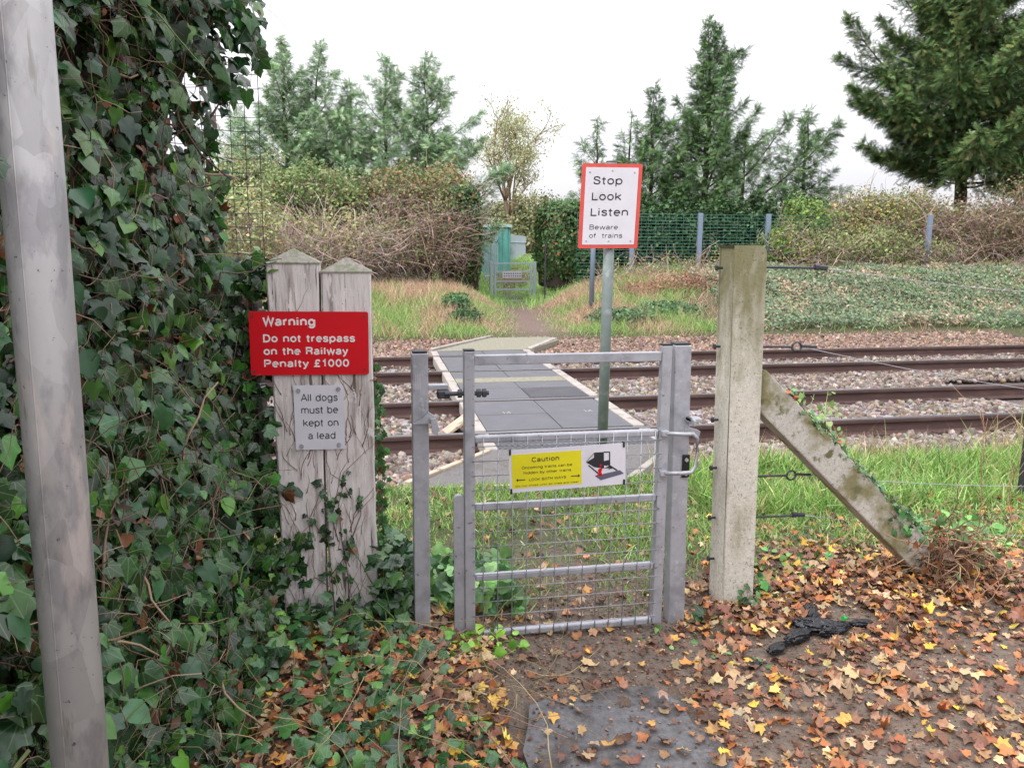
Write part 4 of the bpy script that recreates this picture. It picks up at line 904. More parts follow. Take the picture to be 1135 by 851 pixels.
for k, z_ in enumerate(bz):
    hgt_ = .019 if k == 0 else .014
    MB().box(gl+.0425, gr_-.0425, GY-.015, GY+.015, z_-hgt_, z_+hgt_, .006 if k else .003).build('rail', galvM, gt)
mz0, mz1 = bz[4], bz[1]; paths, rr = [], []
for x in np.arange(gl+.075, gr_-.03, .0595): paths.append(np.array([(x, GY-.018, mz0-.01), (x, GY-.018, mz1+.01)])); rr.append(.0023)
for z_ in np.arange(mz0+.03, mz1, .0595): paths.append(np.array([(gl+.03, GY-.0215, z_), (gr_-.03, GY-.0215, z_)])); rr.append(.0018)
link('wire_mesh', tubes('wire_mesh', paths, rr, 5), galvM, gt)
# back plate with rounded top at the hinge stile
z1_ = at(508, 548, GY)[2]; xl_ = at(503, 600, GY)[0]
pts = [(xl_, g0+.0), (gl-.001, g0), (gl-.001, z1_-.02)] + [((xl_+gl)/2+(gl-xl_)/2*math.cos(a_), z1_-.02+.02*math.sin(a_)) for a_ in np.linspace(.2, 3.14, 8)]
MB().prism(pts, GY-.012, GY+.012).build('stop_plate', galvM, gt)
# upper hinge: bracket on the post, block and threaded rod through the stile
zh = at(480, 437, GY)[2]
mb = MB(); mb.box(hx+.037, hx+.115, PYc-.02, PYc+.02, zh+.012, zh+.032, .003); mb.build('hinge_bracket', galvM, hp)
mb = MB(); mb.box(hx+.07, hx+.12, GY-.0, GY+.045, zh-.02, zh+.012, .006); mb.bar((hx+.1, GY, zh), (gl+.10, GY, zh), .009, 12)
for xx in (gl-.022, gl+.052, gl+.074): mb.bar((xx, GY, zh), (xx+.016, GY, zh), .017, 6)
mb.build('hinge_bolt', darkM, gt)
# lower hinge foot
MB().box(gl-.05, gl+.01, GY-.016, GY+.016, g0-.016, g0-.001, .003).build('hinge_foot', galvM, gt)
# slam catch on the hinge post
zc = at(470, 463, PYc)[2]
mb = MB(); mb.prism([(hx-.025, zc-.012), (hx+.05, zc-.012), (hx+.06, zc+.015), (hx+.035, zc+.032), (hx+.01, zc+.01)], PYc-.055, PYc-.037); mb.prism([(hx+.04, zc+.01), (hx+.06, zc+.012), (hx+.074, zc-.03), (hx+.066, zc-.055), (hx+.05, zc-.05)], PYc-.075, PYc-.035); mb.build('catch', galvM, hp)
mb = MB(); zz_ = hz_-.11
for k in range(3): mb.box(hx-.012+k*.008, hx-.011+k*.008, PYc-.0365, PYc-.0352, zz_-.03, zz_+.03)
mb.build('stamped_mark', wtxtM, hp)
# latch loop on the gate, keeper and black plate on the latch post
zt1, zb1 = at(735, 478, GY)[2], at(735, 520, GY)[2]; xr_ = at(771, 500, GY-.05)[0]
pts = [(gr_-.03, GY-.035, zt1), (gr_+.05, GY-.06, zt1+.0), (xr_-.02, GY-.06, zt1), (xr_, GY-.06, zt1-.02), (xr_, GY-.06, zb1+.025), (xr_-.018, GY-.06, zb1), (gr_+.04, GY-.06, zb1-.002), (gr_-.03, GY-.035, zb1-.006)]
MB().path(pts, .009, 8).build('latch_loop', galvM, gt, smooth=True)
mb = MB(); mb.box(gr_-.04, gr_-.01, GY-.045, GY-.02, zt1-.012, zt1+.012, .003); mb.box(gr_-.04, gr_-.01, GY-.045, GY-.02, zb1-.018, zb1+.006, .003); mb.build('latch_lug', galvM, gt)
zk = at(760, 468, GY-.05)[2]
mb = MB(); mb.box(lx-.0, lx+.012, PYc-.12, PYc-.034, zk-.012, zk+.012, .003); mb.box(lx+.0, lx+.05, PYc-.09, PYc-.036, zk-.004, zk+.012, .003); mb.prism([(lx-.005, zk-.05), (lx+.045, zk-.07), (lx+.05, zk-.045), (lx+.0, zk-.03)], PYc-.075, PYc-.036); mb.build('latch_keeper', galvM, lp)
zb_ = at(756, 517, GY)[2]; xb_ = lx+.008
MB().box(xb_-.017, xb_+.017, PYc-.043, PYc-.0355, zb_-.05, zb_+.05, .004).build('strike_plate', blackM, lp)
mb = MB()
for d_ in (-.032, .028): mb.bar((xb_, PYc-.049, zb_+d_), (xb_, PYc-.043, zb_+d_), .008, 10)
mb.build('bolt', galvM, lp)

# caution sign on the mesh
CY = GY-.03
t, x_, z_, n_, W_, H_ = flat_sign('caution_sign', at(563.5, 499.5, CY), at(693, 490.5, CY), at(565, 546, CY), 'yellow and white caution sign about hidden trains, hung on the gate mesh', whiteM, .003, .002)
B0 = at(565, 546, CY)+n_*.003
xd_, zd_, nr_ = x_, z_, n_
mb = MB(); plate(mb, B0, .022*W_, .615*W_, .10*H_, .90*H_, 0.0002, .0008); mb.build('yellow_panel', yelM, t)
mb = MB(); B1 = B0+n_*.0008
text_into(mb, [('Caution', .19*W_, .70*H_, .235*W_, .115*H_, .075), ('Oncoming trains can be', .105*W_, .545*H_, .43*W_, .068*H_, .07), ('hidden by other trains', .12*W_, .42*H_, .405*W_, .068*H_, .07),
               ('LOOK BOTH WAYS', .165*W_, .255*H_, .315*W_, .062*H_, .07), ('Do not cross until all lines are clear', .05*W_, .13*H_, .54*W_, .045*H_, .07)], B1, x_, z_, n_)
def poly(mb, pts, d=.0012):
    vs = [mb.bm.verts.new(B0+x_*(u*W_)+z_*(v*H_)+n_*d) for u, v in pts]; mb.bm.faces.new(vs)
for s_, u0 in ((-1, .055), (1, .51)):
    poly(mb, [(u0+.012, .285), (u0+.078, .285), (u0+.078, .305), (u0+.012, .305)], .0021)
    tipu = u0 if s_ < 0 else u0+.09; bu = u0+.016 if s_ < 0 else u0+.074; poly(mb, [(tipu, .295), (bu, .255), (bu, .335)], .0022)
mb.build('lettering', inkM, t)
mb = MB()                                # train pictogram
poly(mb, [(.725, .82), (.81, .82), (.81, .42), (.725, .47)]); poly(mb, [(.655, .60), (.725, .47), (.725, .70)]); poly(mb, [(.81, .83), (.865, .82), (.865, .80), (.81, .80)]); poly(mb, [(.855, .80), (.865, .80), (.865, .50), (.855, .50)])
poly(mb, [(.81, .60), (.855, .62), (.855, .50), (.83, .48), (.81, .50)]); poly(mb, [(.655, .60), (.660, .63), (.73, .83), (.725, .80)], .0014)
poly(mb, [(.67, .52), (.68, .53), (.79, .26), (.775, .25)]); poly(mb, [(.81, .42), (.86, .48), (.90, .42), (.84, .38), (.86, .42)] )
poly(mb, [(.84, .50), (.86, .50), (.935, .35), (.915, .35)], .0016)
mb.build('train_pictogram', inkM, t)
mb = MB(); poly(mb, [(.73, .26), (.95, .35), (.985, .26), (.78, .14)], .001); mb.build('platform_pictogram', greyinkM, t)
mb = MB(); poly(mb, [(.765, .42), (.79, .44), (.795, .40), (.785, .34), (.80, .24), (.785, .24), (.775, .31), (.755, .24), (.745, .26), (.765, .34), (.755, .38)], .002); poly(mb, [(.772, .46), (.785, .47), (.788, .53), (.775, .53)], .002); mb.build('figure_pictogram', redM, t)
mb = MB()
for u, v in ((.012, .97), (.985, .97), (.012, .04), (.985, .06)): p = B0+x_*u*W_+z_*v*H_; mb.box(p[0]-.004, p[0]+.004, p[1]-.004, p[1]+.012, p[2]-.012, p[2]+.01, .001)
mb.build('cable_tie', blackM, t)
# small red cap peeping over the sign
tc_ = at(660, 489, GY-.02)
# ------------------------------------------------------------------ concrete straining post, strut, wires
CPY = 3.06
a, b = at(812.5, 285, CPY)[0], at(850, 285, CPY)[0]; a2, b2 = at(801, 665, CPY)[0], at(835, 665, CPY)[0]; zt = at(830, 272, CPY)[2]
w0 = (b-a+b2-a2)/2; sh = Matrix.Identity(4); sh[0][2] = ((a+b)-(a2+b2))/2/zt
cp = empty('concrete_post', ((a2+b2)/2, CPY+.07, 0), 'square concrete straining post with a mossy rounded top, right of the gate', 'post')
mb = MB(); cx_ = (a2+b2)/2; hw = w0/2; R0 = .035
pts = [(-hw, -.12), (hw, -.12)] + [(hw-R0+R0*math.cos(t_), zt-R0+R0*math.sin(t_)) for t_ in np.linspace(0, 1.57, 6)] + [(-hw+.012*(1-math.sin(t_)), zt-.012+.012*math.sin(t_)) for t_ in np.linspace(0, 1.57, 4)[::-1]]
mb.prism(pts, CPY, CPY+.15, Matrix.Translation((cx_, 0, 0)) @ sh)
bmesh.ops.bevel(mb.bm, geom=[e for e in mb.bm.edges if e.calc_length() > .5], offset=.006, segments=2, affect='EDGES')
# moss in the upper half: procedural by height
cm = M_('mossy_post_concrete', 'BCB7AC', rough=.92, noise=(60, .15), bump=(150, .8, .003), wear=[(90, .57, .66, '8A857A'), (160, .62, .68, 'D6D2C8'), (6, .52, .7, '908975', (1, 1, .4))])
nn_ = cm.node_tree.nodes; ll = cm.node_tree.links.new; bs = [x for x in nn_ if x.type == 'BSDF_PRINCIPLED'][0]; src = bs.inputs['Base Color'].links[0].from_socket
tcx = nn_.new('ShaderNodeTexCoord'); sx = nn_.new('ShaderNodeSeparateXYZ'); ll(tcx.outputs['Object'], sx.inputs[0]); nz2 = nn_.new('ShaderNodeTexNoise'); nz2.inputs['Scale'].default_value = 9; nz2.inputs['Detail'].default_value = 8
mpp = nn_.new('ShaderNodeMapping'); mpp.inputs['Scale'].default_value = (2, 2, .6); ll(tcx.outputs['Object'], mpp.inputs[0]); ll(mpp.outputs[0], nz2.inputs['Vector'])
ma = nn_.new('ShaderNodeMath'); ma.operation = 'MULTIPLY_ADD'; ma.inputs[1].default_value = 1.1; ll(nz2.outputs['Fac'], ma.inputs[0]); ll(sx.outputs['Z'], ma.inputs[2])
mr = nn_.new('ShaderNodeMapRange'); mr.inputs[1].default_value = 1.5; mr.inputs[2].default_value = 2.05; mr.inputs[4].default_value = .8; ll(ma.outputs[0], mr.inputs[0])
mxx = nn_.new('ShaderNodeMix'); mxx.data_type = 'RGBA'; ll(mr.outputs[0], mxx.inputs[0]); ll(src, mxx.inputs[6]); mxx.inputs[7].default_value = (*hexc('615e2a'), 1); ll(mxx.outputs[2], bs.inputs['Base Color'])
mb.build('post_shaft', cm, cp)
shx = lambda z: sh[0][2]*z
for y_ in (297, 384, 465, 518, 573, 618):
    z_ = at(800, y_, CPY+.1)[2]; xl = cx_-hw+shx(z_); mb = MB(); mb.bar((xl-.03, CPY+.10, z_), (xl+.0, CPY+.10, z_), .006, 8); mb.bar((xl-.032, CPY+.10, z_), (xl-.022, CPY+.10, z_), .012, 6)
    mb.build('bolt', darkM, cp)
stb = at(1025, 622, CPY+.03); 
WX1 = 3.9
for y_, xe, y2, loop, lab in ((296, 905, 326, 0, 'top'), (384, 878, 440, 1, 'second'), (527, 872, 541, 1, 'third'), (572, 880, 600, 0, 'lowest')):
    z_ = at(850, y_, CPY+.08)[2]; x0 = cx_+hw+shx(z_); x1 = at(xe, y_, CPY+.08)[0]
    mb = MB(); mb.bar((x0-.0, CPY+.08, z_), (x1, CPY+.08, z_-.004), .0055, 8)
    if loop: 
        mb.path([(x1+.022+.022*math.cos(a_), CPY+.08, z_-.004+.022*math.sin(a_)) for a_ in np.linspace(math.pi, -math.pi, 14)], .005, 6); mb.bar((x1+.044, CPY+.08, z_), (x1+.12, CPY+.08, z_-.006), .006, 6)
    else: mb.bar((x1, CPY+.08, z_), (x1+.05, CPY+.08, z_-.004), .011, 6); mb.bar((x1-.008, CPY+.08, z_), (x1+.01, CPY+.08, z_), .014, 6)
    mb.build('eye_bolt', darkM, cp)
    ze = at(1130, y2, CPY+.08)[2]; xe_ = at(1130, y2, CPY+.08)[0]
    pts = [(x1+.04+(xe_+.5-x1)*k/10, CPY+.08, z_-.004+(ze-z_)*k/9-.02*math.sin(math.pi*k/10)) for k in range(11)]
    o = link('fence_wire', tubes('fence_wire', [np.array(pts)], [.0016], 5), galvM); tag(o, '%s slack fence wire running right from the concrete post' % lab, 'wire')
# strut
s0 = at(843, 433, CPY+.04); s1 = at(1026, 622, CPY+.04); d = Vector(s1-s0); d.y = 0
Mx = Matrix.Translation(Vector((s0[0], CPY+.02, s0[2]))) @ Matrix.Rotation(math.atan2(-d.z, d.x), 4, 'Y')
st = empty('concrete_strut', (s1[0], CPY+.07, 0), 'diagonal concrete strut propping the straining post, foot in dead vines', 'strut')
mb = MB(); mb.box(-.06, d.length+.12, 0, .12, -.072, .078, .008, Mx); mb.build('strut_beam', concM, st)
# right edge iron post
pe = at(1133, 520, 4.2)
tag(MB().box(pe[0]-.012, pe[0]+.03, 4.18, 4.21, -.05, at(1133, 475, 4.2)[2], .003).build('fence_post', darkM), 'dark iron fence post cut by the right edge', 'post')

# foreground pole
q0, q1 = at(91, 870, 1.19), at(18, -25, 1.19); dd = norm(q1-q0); qb = q0-dd*((q0[2]+.1)/dd[2]); qt = q1+dd*.9
lpn = empty('steel_pole', (qb[0], qb[1], 0), 'tall galvanised steel pole in the left foreground', 'pole')
mb = MB(); mb.bar(qb, qt, .0395, 40); mb.build('pole_tube', poleM, lpn, smooth=True)
pv = [qb+dd*k for k in (0.02, 3.0)]; off = np.array([-.006, -.0388, 0.])
link('weld_seam', tubes('weld_seam', [np.array([p+off for p in pv])], [.0012], 6), poleM, lpn)

# ------------------------------------------------------------------ near ivy hedge
IG = ['23431a', '2f5620', '1a3616', '3a6624', '264a26', '55802c', '14290d', '5a3a24']
IW = [4, 4, 4, 3, 4, .8, 2.5, .35]
DB = ['6a4430', '54362a', '7c4e34', '8a6248', '43302a']
hedge = empty('ivy_hedge', (-.95, 2.2, 0), 'tall dark ivy hedge filling the left side behind the steel pole', 'hedge')
def XS(y, z):
    z = np.asarray(z, float); y = np.asarray(y, float)
    base = -.80+.10*(y-1.2)
    b = base + .22*np.exp(-(z/.45)**2) + .10*np.exp(-((z-.75)/.5)**2)+ .16*np.clip((z-2.0)/.4, 0, 1)*np.clip((y-2.2)/.8, 0, 1)
    b = b + .09*np.clip((y-1.9)/.9, 0, 1)*np.clip((z-1.2)/.3, 0, 1)
    return b + .045*hnoise(y*1.3, z*1.3, 2.2, 61)+.02*hnoise(y, z, 7, 62)
# dark core sheet: shade behind the leaves painted as near-black brown
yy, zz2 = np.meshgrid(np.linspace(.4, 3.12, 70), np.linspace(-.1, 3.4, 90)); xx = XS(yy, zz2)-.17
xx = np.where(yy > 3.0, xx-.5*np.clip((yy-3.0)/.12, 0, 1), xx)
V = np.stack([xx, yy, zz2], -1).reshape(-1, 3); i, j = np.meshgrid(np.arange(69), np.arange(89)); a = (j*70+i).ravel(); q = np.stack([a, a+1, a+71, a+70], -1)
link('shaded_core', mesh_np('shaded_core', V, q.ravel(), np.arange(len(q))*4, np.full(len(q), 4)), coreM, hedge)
def wall_leaves(n, depth, tm, size, pal, wts, mess, zr=(0, 3.2), yr=(.8, 3.08), keep=None):
    y = rng.uniform(*yr, n); z = rng.uniform(*zr, n); x = XS(y, z)-depth*rng.random(n)
    if keep is not None: k = keep(y, z); y, z, x = y[k], z[k], x[k]; n = len(x)
    nr = norm(np.stack([np.ones(n)*.9, -.55*np.ones(n), .55*np.ones(n)], -1)+rnd(n, mess)); f = np.stack([.3*np.ones(n), -.2*np.ones(n), -1*np.ones(n)], -1)+rnd(n, .55)
    return scatter('l', tm, np.stack([x, y, z], -1), basis(nr, f), rng.uniform(.55, 1.25, n)*size, cols(n, pal, wts, .25))
kp = lambda y, z: rng.random(len(y)) < np.clip(.72+.60*hnoise(y*1.2, z*1.2, 3.0, 71)+.2*(z < 1.1)-.15*((z > 1.3) & (z < 2.2) & (y > 2.2)), .16, 1)
link('leaves', wall_leaves(11500, .17, IVY, .057, IG, IW, .48, keep=kp), leafM, hedge)
link('broad_leaves', wall_leaves(1150, .03, OVAL+IVY, .062, ['24462c', '2c5232', '386428', '4f7f2a', '1f3d26'], [4, 3, 3, 1.0, 3], .38, (0, 3.2)), leafM, hedge)
link('dead_leaves', wall_leaves(2600, .13, SMALL+OVAL+CRUMP[:1], .036, DB, None, .8, keep=lambda y, z: rng.random(len(y)) < np.clip(.45+.9*hnoise(y, z, 2.2, 55), .05, 1)), deadM, hedge)
# stem tangle
ps, rs = [], []
for k in range(2600):
    y = rng.uniform(.9, 2.92); z = rng.uniform(0, 3.1); x = float(XS(y, z))-rng.uniform(-.005, .14); p = np.array([x, y, z]); d_ = norm(np.array([rng.normal(.1, .25), rng.normal(0, .8), rng.normal(.1, .8)])); pts = [p]; l_ = rng.uniform(.08, .35)
    for s_ in range(5): p = p+d_*l_/5; d_ = norm(d_+rng.normal(0, .35, 3)-np.array([0, 0, .08])); pts.append(p)
    ps.append(np.array(pts)); rs.append(np.linspace(1, .5, 6)*rng.choice([.0013, .002, .0032, .005], p=[.55, .33, .09, .03]))
link('stems', tubes('stems', ps, rs, 4, cols(len(ps), ['6f5a4a', '86705c', '59463a', '9a846c', '5f6a3c'], [4, 3, 4, 1.5, 1], .2)), twigM, hedge)
# hedge end: ivy bulging around and behind the mesh next to the posts
def end_cloud(n, tm, size, pal, wts, mess=.45):
    z = rng.uniform(-.02, 1.56, n); 
    xr_ = -.43+.03*hnoise(z, z*0, 3, 5); x = rng.uniform(-.78, -.41, n); y = np.where(rng.random(n) < .55, rng.uniform(3.13, 3.22, n), rng.uniform(2.98, 3.1, n)-.12*np.exp(-(z/.5)**2)*rng.random(n))
    k = ~((y < 3.12) & (x > -.55+.14*(z < .55)) & (rng.random(n) < .75)) & ~((y < 3.17) & (x > -.56) & (z > 1.0) & (z < 1.42)); x, y, z = x[k], y[k], z[k]; n = len(x)
    nr = norm(np.stack([.3*np.ones(n), -1*np.ones(n), .5*np.ones(n)], -1)+rnd(n, mess)); f = np.stack([np.zeros(n), -.2*np.ones(n), -1*np.ones(n)], -1)+rnd(n, .6)
    return scatter('l', tm, np.stack([x, y, z], -1), basis(nr, f), rng.uniform(.6, 1.25, n)*size, cols(n, pal, wts, .25))
link('end_leaves', end_cloud(1500, IVY, .050, IG, IW), leafM, hedge)
link('end_dead_leaves', end_cloud(170, SMALL+CRUMP, .034, DB, None), deadM, hedge)
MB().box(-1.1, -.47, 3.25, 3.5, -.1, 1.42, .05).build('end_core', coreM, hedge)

# weld mesh panel beside the posts
wm = empty('wire_mesh_panel', (-.8, 3.12, 0), 'dark square wire mesh panel between the ivy hedge and the wooden posts', 'fence')
zt_ = at(285, 72, 3.12)[2]; xr_ = at(288, 200, 3.12)[0]; paths = []
for x in np.arange(xr_, xr_-.6, -.0508): paths.append(np.array([(x+.004*math.sin(z*5+x*9)+.02*np.clip(1.4-z, 0, 1)**1.5*.5, 3.168+.006*math.sin(z*4), z) for z in np.linspace(0, zt_, 16)]))
for z in np.arange(.05, zt_, .0508): paths.append(np.array([(x, 3.166+.006*math.sin(z*4), z+.003*math.sin(x*30)) for x in np.linspace(xr_-.6, xr_+.01, 8)]))
link('wire_mesh', tubes('wire_mesh', paths, [.0014]*len(paths), 4), darkM, wm)

# ivy leaf hanging near pole: sprig clinging to the pole's left edge
# ------------------------------------------------------------------ climbing ivy on wooden posts, by gate, on strut
def ivy_along(name, label, paths, per, size, pal=IG, wts=IW, spread=.03, nrm_=(0, -1, .4), stemr=.0025, cat='ivy', tm=IVY, mess=.4):
    p0 = paths[0][0]; t = empty(name, (p0[0], p0[1], 0), label, cat)
    link('stems', tubes('stems', [np.array(p) for p in paths], [np.linspace(stemr, stemr*.5, len(p)) for p in paths], 5, cols(len(paths), ['6b5548', '5f4c3e'])), twigM, t)
    pos = []
    for p in paths:
        p = np.array(p); n = int(per*np.sum(np.linalg.norm(np.diff(p, axis=0), axis=1))); s_ = rng.uniform(0, len(p)-1.001, max(n, 1)); i_ = s_.astype(int); fr = (s_-i_)[:, None]
        pos.append(p[i_]*(1-fr)+p[i_+1]*fr)
    pos = np.concatenate(pos); n = len(pos); pos = pos+rnd(n, spread)*np.array([1, .5, 1]); pos[:, 1] = pos[:, 1]
    nn_2 = norm(np.array([nrm_])+rnd(n, mess)); f = np.array([[0, -.1, -1.]])+rnd(n, .7)
    link('leaves', scatter('leaves', tm, pos, basis(nn_2, f), rng.uniform(.5, 1.3, n)*size, cols(n, pal, wts, .25)), leafM, t)
    return t
def W(px, py, dy=-.012): 
    p = at(px, py, WY+dy); return p
vine = [[W(388, 690), W(386, 640), W(379, 600), W(375, 560), W(385, 520)], [W(385, 610), W(400, 570), W(398, 540)], [W(372, 690), W(368, 640), W(364, 600), W(362, 560), W(356, 530)],
        [W(362, 600), W(345, 575), W(335, 570)], [W(365, 640), W(380, 620), W(392, 600)], [W(375, 600), W(368, 575), W(372, 550), W(384, 545)], [W(365, 650), W(350, 640), W(335, 650)]]
ivy_along('climbing_ivy', 'small leaved ivy climbing the lower half of the right wooden post', vine, 30, .034, ['2f5a2c', '25452a', '3a6a30', '1f3a24', '6a3a28'], [4, 4, 2, 3, .6], .012)
ed = [[W(418, 690, .0), W(420, 600, .02), W(419, 520, .03), W(416, 440, .03), W(414, 400, .03)], [W(420, 690, .05), W(424, 610, .08), W(424, 520, .1), W(419, 450, .1)]]
ivy_along('climbing_ivy', 'bushy strand of small ivy running up the right edge of the right wooden post', ed, 150, .026, ['3a6a30', '2f5a2c', '4f7f3a', '7a4a34'], [4, 4, 2, .8], .014)
lft = [[W(300, 690, -.08), W(310, 640, -.06), W(325, 600, -.03), W(345, 580, -.02)], [W(300, 690, -.1), W(330, 680, -.1), W(360, 670, -.05)], [W(290, 560, -.05), W(305, 540, -.03), W(325, 545, -.02)], [W(290, 640, -.08), W(315, 625, -.06), W(335, 640, -.05)]]
ivy_along('climbing_ivy', 'larger dark ivy spreading from the hedge over the left wooden post', lft, 70, .055, IG, IW, .03)
tp_ = [[W(240, 300, -.05), W(262, 296, 0), W(290, 290, .0), W(300, 300, .05)], [W(255, 310, .02), W(285, 300, .05), W(300, 285, .1)]]
ivy_along('climbing_ivy', 'ivy sprig lying over the mesh beside the left post cap', tp_, 130, .045, ['3a5a30', '4a7030', '25452a', '5f8a34'], None, .025, (0, -.5, 1))
# overhanging sprig at the top of the hedge
ov_ = [[at(235, 10, 2.9), at(262, 40, 2.9), at(280, 75, 2.9)], [at(225, 40, 2.95), at(250, 80, 2.95), at(262, 100, 2.95)], [at(240, 0, 2.8), at(270, 15, 2.8), at(288, 60, 2.8)], [at(225, 160, 2.95), at(240, 190, 2.95), at(246, 210, 2.95)], [at(225, 240, 2.95), at(238, 260, 2.95)]]
ivy_along('climbing_ivy', 'overhanging ivy shoots at the top right edge of the tall hedge', ov_, 75, .06, ['2f5528', '25452a', '3a6a30'], None, .02, (.2, -1, .3))
# strut ivy: thin creeping along its upper edge
zd2 = [[s0+(s1-s0)*t_+np.array([.055, -.015, .065])+np.array([0, 0, .012*math.sin(t_*25)]) for t_ in np.linspace(.06, .98, 16)]]
ivy_along('climbing_ivy', 'tiny leaved ivy creeping along the top edge of the concrete strut', zd2, 170, .021, ['4f7a48', '3c6438', '6a7a4a', 'a85a34'], [4, 4, 2, .7], .010, (0, -.4, 1))
z3 = [[s0+(s1-s0)*t_+np.array([0.02, -.03, .03]) for t_ in (.72, .78, .84)], [s0+(s1-s0)*t_+np.array([0.07, -.02, .06]) for t_ in (.68, .8, .92)]]
ivy_along('climbing_ivy', 'green ivy tuft near the foot of the concrete strut', z3, 130, .032, ['3f6f3c', '2f5a30', '568048'], None, .025)
# ivy at the concrete post's foot
z4 = [[at(770+a_, 735-b_, 2.95) for a_, b_ in ((0, 0), (12, 25), (5, 60))], [at(790, 730, 2.95), at(815, 700, 2.98), at(840, 690, 3.0)], [at(800, 700, 3.0), at(822, 680, 3.02), at(830, 655, 3.03)], [at(760, 710, 2.95), at(780, 690, 2.95), at(800, 690, 3.0)], [at(745, 720, 2.9), at(770, 700, 2.93), at(775, 680, 2.95)], [at(830, 690, 3.02), at(843, 665, 3.1), at(840, 640, 3.1)]]
ivy_along('ivy_clump', 'dark green ivy clump at the foot of the concrete post', z4, 135, .042, ['2f5a2c', '25452a', '3a6a30', '1f3a24', '4a7a38'], None, .035, (0, -.6, .8))

ivy_along('climbing_ivy', 'single dark ivy shoot reaching in front of the steel pole at the left edge', [[at(-60, 150, 1.3), at(-20, 170, 1.15), at(2, 178, 1.08)]], 28, .05, ['25452a', '1f3a24'], None, .008, (.2, -1, .2))
# ground ivy patch bottom left
def inpatch(x, y): 
    return (x < .06+.40*np.clip((3.0-y)/.9, 0, 1)-.0+.10*hnoise(x, y, 2.5, 81)) & (x > -.75)
x = rng.uniform(-.8, .62, 2300); y = rng.uniform(1.5, 3.12, 2300); k = inpatch(x, y) & (rng.random(2300) < np.clip(.50+.8*hnoise(x, y, 2.6, 82), .04, 1)); x, y = x[k], y[k]; n = len(x)
pile = .10*np.clip((.35-x)/.5, 0, 1)
z = gz(x, y)+.012+rng.random(n)*(.03+pile)
pos = np.stack([x, y, z], -1)
me = scatter('ground_ivy', IVY, pos, basis(norm(np.array([[0, -.35, 1.]])+rnd(n, .38)), rnd(n)), rng.uniform(.6, 1.3, n)*.048, cols(n, ['3f6838', '2f5530', '557f40', '25452a', '6f9a48', '4d6f4a'], [4, 4, 3, 3, 1.2, 2], .22))
tag(link('ground_ivy', me, leafM), 'trailing green ivy spreading over brown leaves at the lower left', 'ivy', None, 'stuff')
paths, rad, cc = twigs(160, np.array([0., 2.5, .06]), np.array([.55, .6, .04]), .0, .5, .8, .0022, ['a89a6a', '8f8a55', '9c8468'])
tag(link('trailing_stems', tubes('trailing_stems', paths, rad, 4, cc), twigM), 'thin pale trailing ivy stems over the lower left ivy patch', 'stems', None, 'stuff')
# leafy weeds behind the hinge post
def weeds(name, label, n, xr, yr, zr, size, pal, tm=OVAL, cat='weeds', up=.5):
    x = rng.uniform(*xr, n); y = rng.uniform(*yr, n); z = gz(x, y)+rng.uniform(0, 1, n)**1.3*zr; t = empty(name, ((xr[0]+xr[1])/2, (yr[0]+yr[1])/2, 0), label, cat)
    link('leaves', scatter('leaves', tm, np.stack([x, y, z], -1), basis(norm(np.array([[0, -.5, up+.3]])+rnd(n, .45)), rnd(n)+np.array([[0, -.2, .3]])), rng.uniform(.6, 1.3, n)*size, cols(n, pal, None, .22)), leafM, t)
    p_, r_, c_3 = twigs(max(10, n//14), np.array([(xr[0]+xr[1])/2, (yr[0]+yr[1])/2, zr*.15]), np.array([(xr[1]-xr[0])/2, (yr[1]-yr[0])/2, .02]), 1.2, zr*1.1, .4, .003, ['6f8a48', '7a7a50'])
    link('stems', tubes('stems', p_, r_, 4, c_3), twigM, t); return t
weeds('weed_clump', 'leafy green weeds behind the hinge post and lower left of the gate', 620, (-.02, .60), (3.1, 3.6), .17, .062, ['4f7a44', '6a9458', '7ea860', '3f6838'], OVAL+IVY)
weeds('weed_clump', 'dark broad leaves between the wooden post and the hinge post', 240, (-.02, .16), (2.98, 3.3), .34, .055, ['2f5530', '25452a', '4d7040'], IVY)
weeds('weed_clump', 'bright green nettle like seedling under the gate hinge corner', 60, (.22, .55), (2.75, 2.98), .05, .042, ['86bd3c', '9acb4a', '6a9f38'])
weeds('weed_clump', 'few small green seedlings in the mud just outside the latch post', 22, (1.0, 1.5), (2.5, 2.95), .02, .026, ['4f7a3c', '6a9450'])
weeds('weed_clump', 'broad green ground leaves right of the strut foot', 190, (2.75, 3.5), (3.3, 3.9), .07, .05, ['5f9a48', '7aae5c', '4f8a40'])
weeds('weed_clump', 'thin green shoots on leaf litter right of the concrete post', 50, (1.8, 2.4), (3.2, 3.6), .04, .038, ['7aae5c', '5f9a48'])
# pale ivy berry clusters
for (px, py), lab in (((450, 640), 'pale green ivy flower heads behind the hinge post, upper cluster'), ((448, 670), 'pale green ivy flower heads behind the hinge post, lower cluster')):
    p = at(px, py, 3.1); n = 170; t = empty('flower_cluster', tuple(p), lab, 'flowers')
    o = link('flower_heads', scatter('fh', [(cube*.5, cf)], p+rnd(n, .022), randrot(n), rng.uniform(.004, .008, n), cols(n, ['a8b46c', '8f9f5c', 'b9b878'])), folM, t)
